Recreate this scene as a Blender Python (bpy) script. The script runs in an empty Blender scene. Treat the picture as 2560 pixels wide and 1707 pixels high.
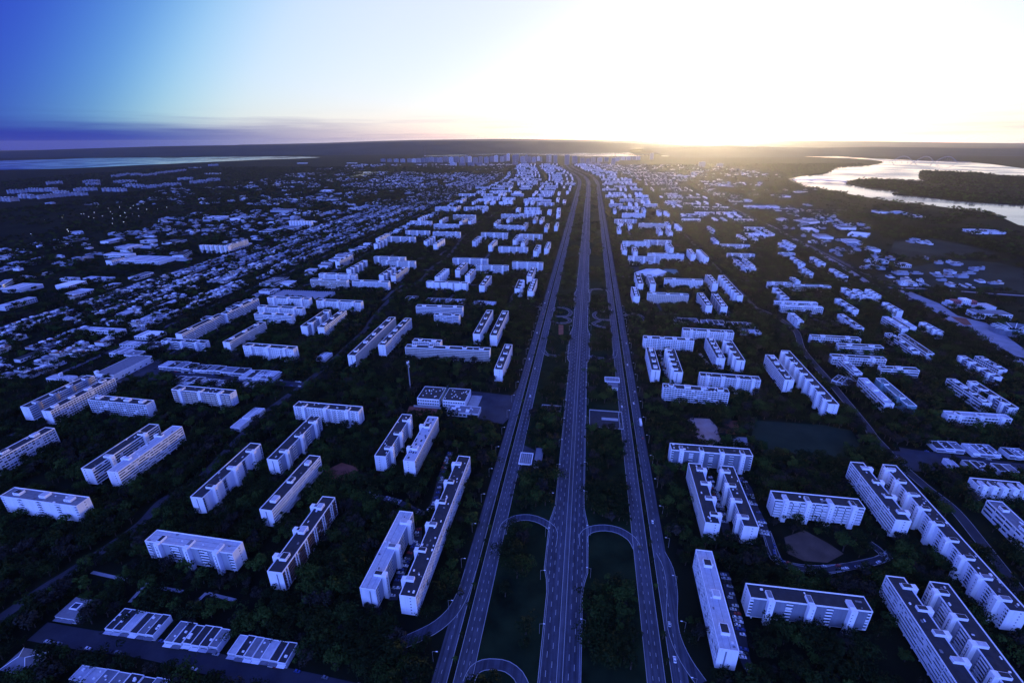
import bpy, bmesh, math, random
import numpy as np
from mathutils import Matrix, Vector
R = math.radians
scene = bpy.context.scene
random.seed(7); rng = np.random.default_rng(7)

# ------------------------------------------------------------------ camera
CAM_H = 300.0
cam_data = bpy.data.cameras.new('camera'); cam = bpy.data.objects.new('camera', cam_data)
scene.collection.objects.link(cam); scene.camera = cam
cam_data.sensor_fit = 'HORIZONTAL'; cam_data.sensor_width = 36.0; cam_data.lens = 16.875
cam_data.clip_start = 1.0; cam_data.clip_end = 120000.0
_p, _r = R(22.843), R(-0.35)
_F = Vector((0, math.cos(_p), -math.sin(_p))); _R0 = Vector((1, 0, 0)); _U0 = Vector((0, math.sin(_p), math.cos(_p)))
_R = _R0*math.cos(_r) + _U0*math.sin(_r); _U = _U0*math.cos(_r) - _R0*math.sin(_r)
cam.matrix_world = Matrix(((_R.x, _U.x, -_F.x, 0), (_R.y, _U.y, -_F.y, 0), (_R.z, _U.z, -_F.z, CAM_H), (0, 0, 0, 1)))

# ------------------------------------------------------------------ sky and sun
SUN_AZ, SUN_EL = R(20.5), R(1.35)          # azimuth to the right of +Y
sun_dir = Vector((math.sin(SUN_AZ)*math.cos(SUN_EL), math.cos(SUN_AZ)*math.cos(SUN_EL), math.sin(SUN_EL)))
world = bpy.data.worlds.new('World'); scene.world = world; world.use_nodes = True
wn = world.node_tree; wn.nodes.clear()
def WN(t, **k):
    n = wn.nodes.new(t)
    for a, b in k.items(): setattr(n, a, b)
    return n
w_out = WN('ShaderNodeOutputWorld'); w_bg = WN('ShaderNodeBackground')
sky = WN('ShaderNodeTexSky', sky_type='NISHITA', sun_disc=False, sun_elevation=SUN_EL, sun_rotation=SUN_AZ,
         altitude=1100.0, air_density=1.0, dust_density=1.6, ozone_density=3.0)
tc = WN('ShaderNodeTexCoord')
nrm = WN('ShaderNodeVectorMath', operation='NORMALIZE'); wn.links.new(tc.outputs['Generated'], nrm.inputs[0])
dot = WN('ShaderNodeVectorMath', operation='DOT_PRODUCT'); wn.links.new(nrm.outputs[0], dot.inputs[0]); dot.inputs[1].default_value = sun_dir
acs = WN('ShaderNodeMath', operation='ARCCOSINE'); wn.links.new(dot.outputs['Value'], acs.inputs[0])
ang = WN('ShaderNodeMath', operation='DIVIDE'); wn.links.new(acs.outputs[0], ang.inputs[0]); ang.inputs[1].default_value = math.pi
# aureole: the scattered light round the low sun, falling off to clear blue at right angles, then an added bright lobe opposite, behind the camera, to light the facades
# the sky also deepens with height: the angle counts for more higher up
sep = WN('ShaderNodeSeparateXYZ'); wn.links.new(nrm.outputs[0], sep.inputs[0])
hgt = WN('ShaderNodeMapRange'); wn.links.new(sep.outputs['Z'], hgt.inputs[0]); hgt.inputs[1].default_value = 0.0; hgt.inputs[2].default_value = .42; hgt.inputs[3].default_value = 0.0; hgt.inputs[4].default_value = 15/180
eff = WN('ShaderNodeMath', operation='ADD'); wn.links.new(ang.outputs[0], eff.inputs[0]); wn.links.new(hgt.outputs[0], eff.inputs[1])
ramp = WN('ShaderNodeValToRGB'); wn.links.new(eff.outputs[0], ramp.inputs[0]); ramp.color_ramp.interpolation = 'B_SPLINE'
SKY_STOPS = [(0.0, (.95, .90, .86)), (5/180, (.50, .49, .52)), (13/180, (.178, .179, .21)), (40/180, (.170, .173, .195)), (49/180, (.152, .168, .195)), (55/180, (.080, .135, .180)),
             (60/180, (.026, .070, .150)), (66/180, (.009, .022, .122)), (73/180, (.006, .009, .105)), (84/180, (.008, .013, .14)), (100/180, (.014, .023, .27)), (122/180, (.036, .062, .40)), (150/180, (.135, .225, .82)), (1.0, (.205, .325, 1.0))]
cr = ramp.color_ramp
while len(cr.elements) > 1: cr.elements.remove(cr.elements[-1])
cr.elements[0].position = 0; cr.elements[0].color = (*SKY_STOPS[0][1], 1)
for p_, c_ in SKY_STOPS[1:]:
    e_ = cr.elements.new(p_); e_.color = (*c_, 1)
# thin cloud streaks low over the horizon
cmap = WN('ShaderNodeMapping'); wn.links.new(nrm.outputs[0], cmap.inputs['Vector']); cmap.inputs['Scale'].default_value = (3.0, 3.0, 60.0)
cno = WN('ShaderNodeTexNoise'); wn.links.new(cmap.outputs[0], cno.inputs['Vector']); cno.inputs['Scale'].default_value = 2.2; cno.inputs['Detail'].default_value = 5.0
cth = WN('ShaderNodeMapRange'); wn.links.new(cno.outputs['Fac'], cth.inputs[0]); cth.inputs[1].default_value = .50; cth.inputs[2].default_value = .66
cel = WN('ShaderNodeMapRange'); wn.links.new(sep.outputs['Z'], cel.inputs[0]); cel.inputs[1].default_value = .055; cel.inputs[2].default_value = .012
cml = WN('ShaderNodeMath', operation='MULTIPLY'); wn.links.new(cth.outputs[0], cml.inputs[0]); wn.links.new(cel.outputs[0], cml.inputs[1])
# horizon haze band darkens the lowest degrees a little away from the sun
nm = WN('ShaderNodeMix', data_type='RGBA', blend_type='MULTIPLY'); nm.inputs[0].default_value = .25
wn.links.new(ramp.outputs[0], nm.inputs[6])
skn = WN('ShaderNodeMix', data_type='RGBA', blend_type='MULTIPLY'); skn.inputs[0].default_value = 1.0
wn.links.new(sky.outputs[0], skn.inputs[6]); skn.inputs[7].default_value = (.9, .9, .9, 1)
wn.links.new(skn.outputs[2], nm.inputs[7])
cmx = WN('ShaderNodeMix', data_type='RGBA', blend_type='MULTIPLY'); wn.links.new(cml.outputs[0], cmx.inputs[0]); wn.links.new(nm.outputs[2], cmx.inputs[6]); cmx.inputs[7].default_value = (.84, .84, .90, 1)
# a low bank of far cloud lies along the horizon away from the sun
bk1 = WN('ShaderNodeMath', operation='MULTIPLY_ADD'); wn.links.new(cno.outputs['Fac'], bk1.inputs[0]); bk1.inputs[1].default_value = -.022; wn.links.new(sep.outputs['Z'], bk1.inputs[2])
bk2 = WN('ShaderNodeMapRange', interpolation_type='SMOOTHSTEP'); wn.links.new(bk1.outputs[0], bk2.inputs[0]); bk2.inputs[1].default_value = .030; bk2.inputs[2].default_value = -.004
bk3 = WN('ShaderNodeMapRange', interpolation_type='SMOOTHSTEP'); wn.links.new(ang.outputs[0], bk3.inputs[0]); bk3.inputs[1].default_value = 22/180; bk3.inputs[2].default_value = 64/180
bk4 = WN('ShaderNodeMath', operation='MULTIPLY'); wn.links.new(bk2.outputs[0], bk4.inputs[0]); wn.links.new(bk3.outputs[0], bk4.inputs[1])
bkm = WN('ShaderNodeMix', data_type='RGBA'); wn.links.new(bk4.outputs[0], bkm.inputs[0]); wn.links.new(cmx.outputs[2], bkm.inputs[6]); bkm.inputs[7].default_value = (.007, .011, .078, 1)
SKY_OUT = bkm.outputs[2]
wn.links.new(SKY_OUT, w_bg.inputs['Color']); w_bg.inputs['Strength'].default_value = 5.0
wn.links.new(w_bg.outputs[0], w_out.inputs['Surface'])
sun_data = bpy.data.lights.new('sun', 'SUN'); sun = bpy.data.objects.new('sun', sun_data); scene.collection.objects.link(sun)
sun_data.energy = 3.3; sun_data.angle = R(0.6); sun_data.color = (1.0, .78, .42)
sun.rotation_euler = sun_dir.to_track_quat('Z', 'Y').to_euler(); sun.location = (0, -200, 800)
scene.view_settings.view_transform = 'Standard'; scene.view_settings.look = 'None'
scene.view_settings.exposure = 0.0; scene.view_settings.gamma = 1.0; scene.view_settings.use_curve_mapping = False
scene.cycles.use_denoising = True
scene.cycles.max_bounces = 5; scene.cycles.diffuse_bounces = 2; scene.cycles.glossy_bounces = 2; scene.cycles.volume_bounces = 0
scene.cycles.transparent_max_bounces = 6; scene.cycles.transmission_bounces = 2


# ------------------------------------------------------------------ materials
MATS = {}
def mat(name, col, rough=.8, var=0.0, scale=.2, spec=.25, metal=0.0, col2=None, bump=0.0, streak=False, detail=4.0):
    if name in MATS: return MATS[name]
    m = bpy.data.materials.new(name); m.use_nodes = True; nt = m.node_tree
    b = nt.nodes['Principled BSDF']; b.inputs['Roughness'].default_value = rough
    b.inputs['Specular IOR Level'].default_value = spec; b.inputs['Metallic'].default_value = metal
    b.inputs['Base Color'].default_value = (*col, 1)
    if var > 0 or col2:
        g = nt.nodes.new('ShaderNodeNewGeometry'); mp = nt.nodes.new('ShaderNodeMapping')
        nt.links.new(g.outputs['Position'], mp.inputs['Vector'])
        if streak: mp.inputs['Scale'].default_value = (1, 1, .12)
        no = nt.nodes.new('ShaderNodeTexNoise'); no.inputs['Scale'].default_value = scale; no.inputs['Detail'].default_value = detail
        no.inputs['Roughness'].default_value = .62
        nt.links.new(mp.outputs[0], no.inputs['Vector'])
        r = nt.nodes.new('ShaderNodeMapRange'); r.inputs[1].default_value = .32; r.inputs[2].default_value = .68
        nt.links.new(no.outputs['Fac'], r.inputs[0])
        mx = nt.nodes.new('ShaderNodeMix'); mx.data_type = 'RGBA'
        c2 = col2 or tuple(c*(1-var) for c in col)
        mx.inputs[6].default_value = (*c2, 1); mx.inputs[7].default_value = (*col, 1)
        nt.links.new(r.outputs[0], mx.inputs[0]); nt.links.new(mx.outputs[2], b.inputs['Base Color'])
        if bump > 0:
            bp = nt.nodes.new('ShaderNodeBump'); bp.inputs['Strength'].default_value = bump; bp.inputs['Distance'].default_value = 1.0
            nt.links.new(no.outputs['Fac'], bp.inputs['Height']); nt.links.new(bp.outputs[0], b.inputs['Normal'])
    MATS[name] = m; return m
mat('white_paint', (.86, .86, .85), .7, .16, .5, streak=True)
mat('pale_paint', (.70, .71, .73), .75, .22, .5, streak=True)
mat('warm_paint', (.70, .64, .55), .75, .2, .5, streak=True)
mat('rim_white', (.88, .88, .86), .7, .12, .8)
mat('recess', (.035, .035, .045), .6, .45, .7, detail=2)
mat('recess_grey', (.075, .08, .10), .6, .5, .35, detail=3)
mat('glass', (.02, .03, .04), .12, spec=.5)
mat('teal_glass', (.03, .07, .09), .15, .4, .6, spec=.5)
mat('brick_brown', (.17, .10, .075), .85, .3, .4)
mat('grey_panel', (.36, .38, .43), .75, .25, .4, streak=True)
mat('slate_panel', (.20, .22, .27), .8, .25, .3, streak=True)
mat('green_panel', (.18, .30, .32), .8, .2, .3, streak=True)
mat('red_panel', (.30, .08, .08), .8, .2, .3)
mat('tan_panel', (.42, .30, .22), .8, .2, .3)
mat('roof_dark', (.038, .038, .045), .85, .45, .25)
mat('roof_mid', (.20, .20, .22), .85, .35, .3)
mat('roof_light', (.50, .50, .52), .8, .25, .35)
mat('roof_teal', (.12, .18, .20), .8, .3, .3)
mat('roof_clay', (.22, .10, .06), .85, .35, .5)
mat('asphalt', (.064, .067, .090), .9, .35, .12, spec=.12)
mat('asphalt_worn', (.078, .081, .104), .9, .35, .09, spec=.12)
mat('street_asphalt', (.050, .052, .064), .9, .4, .06, spec=.1)
mat('asphalt_light', (.30, .30, .33), .9, .3, .06, spec=.1)
mat('paint_mark', (.52, .52, .50), .7, .2, .8)
mat('kerb_white', (.42, .42, .42), .8, .3, .5)
mat('concrete', (.36, .36, .36), .85, .3, .2)
mat('sand', (.46, .36, .30), .95, .0, .05, col2=(.34, .20, .15), spec=.05)
mat('clay', (.26, .10, .065), .95, .4, .08, spec=.05)
mat('soil', (.12, .085, .06), .95, .4, .08, spec=.05)
mat('court', (.12, .22, .22), .8, .25, .2)
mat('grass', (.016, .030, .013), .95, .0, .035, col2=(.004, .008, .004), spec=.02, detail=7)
mat('pitch_grass', (.024, .044, .026), .95, .0, .02, col2=(.010, .020, .013), spec=.02, detail=6)
mat('meadow_grass', (.034, .046, .034), .95, .0, .008, col2=(.010, .015, .012), spec=.02, detail=7)
mat('bark', (.06, .045, .035), .9)
mat('pole_metal', (.40, .40, .42), .5, metal=.6)
mat('lamp_glass', (.85, .85, .85), .3)
mat('dark_metal', (.05, .05, .055), .5, metal=.4)
mat('tyre', (.02, .02, .02), .9)
for k_, c_ in dict(white=(.78, .78, .78), silver=(.45, .46, .48), black=(.02, .02, .022), grey=(.16, .17, .18), red=(.30, .03, .03), blue=(.04, .07, .22)).items():
    mat('car_'+k_, c_, .28, spec=.5)

def wear(name):                                    # tyre-darkened lanes and patches drawn out along the highway
    nt = MATS[name].node_tree; b = nt.nodes['Principled BSDF']; src_ = b.inputs['Base Color'].links[0].from_socket
    g = nt.nodes.new('ShaderNodeNewGeometry'); m1 = nt.nodes.new('ShaderNodeMapping'); m1.inputs['Rotation'].default_value = (0, 0, R(8.8)); m2 = nt.nodes.new('ShaderNodeMapping'); m2.inputs['Scale'].default_value = (.55, .012, 1)
    nt.links.new(g.outputs['Position'], m1.inputs[0]); nt.links.new(m1.outputs[0], m2.inputs[0]); n = nt.nodes.new('ShaderNodeTexNoise'); n.inputs['Scale'].default_value = 1.0; n.inputs['Detail'].default_value = 3; nt.links.new(m2.outputs[0], n.inputs['Vector'])
    r = nt.nodes.new('ShaderNodeMapRange'); r.inputs[1].default_value = .3; r.inputs[2].default_value = .7; r.inputs[3].default_value = .55; r.inputs[4].default_value = 1.35; nt.links.new(n.outputs['Fac'], r.inputs[0])
    mx = nt.nodes.new('ShaderNodeVectorMath'); mx.operation = 'SCALE'; nt.links.new(src_, mx.inputs[0]); nt.links.new(r.outputs[0], mx.inputs['Scale']); nt.links.new(mx.outputs[0], b.inputs['Base Color'])
wear('asphalt'); wear('asphalt_worn')

# ------------------------------------------------------------------ helpers
C = scene.collection
def link(o): C.objects.link(o); return o
def mesh(name, verts, faces, mats, fmat=None):
    me = bpy.data.meshes.new(name); me.from_pydata([tuple(v) for v in verts], [], faces)
    for m in ([mats] if isinstance(mats, str) else mats): me.materials.append(MATS[m])
    if fmat is not None: me.polygons.foreach_set('material_index', fmat)
    me.update(); return me
def new(name, data, parent=None, loc=(0, 0, 0), rz=0.0, scale=None):
    o = bpy.data.objects.new(name, data); o.location = loc
    if rz: o.rotation_euler = (0, 0, rz)
    if scale is not None: o.scale = scale
    o.parent = parent; C.objects.link(o); return o
def tag(o, label=None, cat=None, group=None, kind=None):
    if label: o['label'] = label
    if cat: o['category'] = cat
    if group: o['group'] = group
    if kind: o['kind'] = kind
    return o
CUBES = {}
def cube(m):
    if m not in CUBES:
        v = [(x, y, z) for z in (-.5, .5) for y in (-.5, .5) for x in (-.5, .5)]
        CUBES[m] = mesh('box_'+m, v, [(0, 2, 3, 1), (4, 5, 7, 6), (0, 1, 5, 4), (2, 6, 7, 3), (0, 4, 6, 2), (1, 3, 7, 5)], m)
    return CUBES[m]
def box(name, m, parent, c, s, rz=0.0):          # a box piece: shared mesh data, its own size
    return new(name, cube(m), parent, c, rz, s)
def sub(name, m, par, c, s, rz=0.0):              # a sub-part: hangs on a part, placed in its thing's own frame
    o = box(name, m, par, c, s, rz)
    o.matrix_parent_inverse = (Matrix.Translation(par.location) @ Matrix.Rotation(par.rotation_euler.z, 4, 'Z') @ Matrix.Diagonal((*par.scale, 1.0))).inverted()
    return o
class MB:                                         # collects boxes, prisms and ribbons into one mesh
    def __init__(s): s.v = []; s.f = []; s.m = []
    def box(s, c, d, rz=0.0, mi=0):
        b = len(s.v); cs, sn = math.cos(rz), math.sin(rz)
        for z in (-.5, .5):
            for y in (-.5, .5):
                for x in (-.5, .5):
                    X, Y = x*d[0], y*d[1]
                    s.v.append((c[0]+X*cs-Y*sn, c[1]+X*sn+Y*cs, c[2]+z*d[2]))
        for f in ((0, 2, 3, 1), (4, 5, 7, 6), (0, 1, 5, 4), (2, 6, 7, 3), (0, 4, 6, 2), (1, 3, 7, 5)):
            s.f.append(tuple(b+i for i in f)); s.m.append(mi)
    def prism(s, pts, z0, z1, mi=0, mi_top=None):
        n = len(pts); b = len(s.v)
        s.v += [(p[0], p[1], z0) for p in pts] + [(p[0], p[1], z1) for p in pts]
        ar = sum(pts[i][0]*pts[(i+1) % n][1]-pts[(i+1) % n][0]*pts[i][1] for i in range(n))
        top = tuple(b+n+i for i in range(n))
        s.f.append(top if ar > 0 else top[::-1]); s.m.append(mi if mi_top is None else mi_top)
        for i in range(n):
            j = (i+1) % n; q = (b+i, b+j, b+n+j, b+n+i); s.f.append(q if ar > 0 else q[::-1]); s.m.append(mi)
    def quad(s, a, b_, c, d, mi=0):
        b = len(s.v); s.v += [tuple(a), tuple(b_), tuple(c), tuple(d)]; s.f.append((b, b+1, b+2, b+3)); s.m.append(mi)
    def tube(s, p, q, r0, r1, n=6, mi=0, cap=True):
        p, q = Vector(p), Vector(q); d = (q-p).normalized(); a = d.orthogonal().normalized(); e = d.cross(a); b = len(s.v)
        for P_, r in ((p, r0), (q, r1)):
            for k in range(n):
                t = 2*math.pi*k/n; s.v.append(tuple(P_+(a*math.cos(t)+e*math.sin(t))*r))
        for k in range(n):
            j = (k+1) % n; s.f.append((b+k, b+j, b+n+j, b+n+k)); s.m.append(mi)
        if cap: s.f.append(tuple(b+n+k for k in range(n))); s.m.append(mi)
    def data(s, name, mats): return mesh(name, s.v, s.f, mats, s.m)
    def build(s, name, mats, parent=None, loc=(0, 0, 0), rz=0.0): return new(name, s.data(name, mats), parent, loc, rz)

# road frame: s metres along the highway, t metres to its right
_S = np.arange(0, 9001, 25.0)
_TH = np.interp(_S, [0, 3550, 4300, 5000, 5800, 6600, 9000], [8.8, 8.8, 3.5, -1.5, 3.0, 6.0, 6.0])*math.pi/180
_PX = -1.7 + np.concatenate([[0], np.cumsum(25*np.sin(_TH[:-1]))]); _PY = np.concatenate([[0], np.cumsum(25*np.cos(_TH[:-1]))])
def F(s, t):
    x = float(np.interp(s, _S, _PX)); y = float(np.interp(s, _S, _PY)); h = float(np.interp(s, _S, _TH))
    return (x+t*math.cos(h), y-t*math.sin(h))
def heading(s): return float(np.interp(s, _S, _TH))
def to_st(x, y):
    s = y/math.cos(.1536) if y < 3500 else y+45
    for _ in range(4):
        px, py, h = (float(np.interp(s, _S, a)) for a in (_PX, _PY, _TH))
        s += (x-px)*math.sin(h)+(y-py)*math.cos(h); s = min(max(s, 0), 9000)
    px, py, h = (float(np.interp(s, _S, a)) for a in (_PX, _PY, _TH))
    return s, (x-px)*math.cos(h)-(y-py)*math.sin(h)
def smooth(pts, step=6.0):                        # Catmull-Rom through the traced points
    P = [Vector((*p, 0)) for p in pts]; P = [2*P[0]-P[1]] + P + [2*P[-1]-P[-2]]; o = []
    for i in range(1, len(P)-2):
        n = max(2, int((P[i+1]-P[i]).length/step))
        for k in range(n):
            t = k/n; a, b, c, d = P[i-1:i+3]
            o.append(.5*((2*b)+(c-a)*t+(2*a-5*b+4*c-d)*t*t+(3*b-a-3*c+d)*t**3))
    o.append(P[-2]); return [(p.x, p.y) for p in o]
def offset(line, d):
    o = []
    for i, p in enumerate(line):
        a = line[max(0, i-1)]; b = line[min(len(line)-1, i+1)]; tx, ty = b[0]-a[0], b[1]-a[1]; l = math.hypot(tx, ty) or 1
        dd = d[i] if isinstance(d, (list, tuple)) else d
        o.append((p[0]+ty/l*dd, p[1]-tx/l*dd))
    return o
def dropz(x, y): return -max(0.0, (x*x+y*y)-2.0e7)/(2*6.371e6)     # curvature of the earth, felt only far out
def ribbon(mb, line, a, b, z, mi=0):
    L = offset(line, a); Rr = offset(line, b); k = len(mb.v)
    for l, r in zip(L, Rr):
        mb.v.append((l[0], l[1], z+dropz(*l))); mb.v.append((r[0], r[1], z+dropz(*r)))
    for i in range(len(line)-1):
        q = k+2*i; mb.f.append((q, q+1, q+3, q+2)); mb.m.append(mi)
def kerbline(mb, line, a, w, z0, z1, mi=0):       # a raised strip with top and two sides
    A = offset(line, a-w/2); B = offset(line, a+w/2); k = len(mb.v)
    for p, q in zip(A, B): mb.v += [(p[0], p[1], z0+dropz(*p)), (p[0], p[1], z1+dropz(*p)), (q[0], q[1], z1+dropz(*q)), (q[0], q[1], z0+dropz(*q))]
    for i in range(len(line)-1):
        b = k+4*i
        for j in range(3): mb.f.append((b+j, b+j+1, b+j+5, b+j+4)); mb.m.append(mi)
def vnoise(x, y, sc, seed=0):
    def hsh(i, j): return (math.sin(i*127.1+j*311.7+seed*74.7)*43758.5453) % 1.0
    x, y = x/sc, y/sc; i, j = math.floor(x), math.floor(y); u, v = x-i, y-j; u, v = u*u*(3-2*u), v*v*(3-2*v)
    return (hsh(i, j)*(1-u)+hsh(i+1, j)*u)*(1-v)+(hsh(i, j+1)*(1-u)+hsh(i+1, j+1)*u)*v

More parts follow.
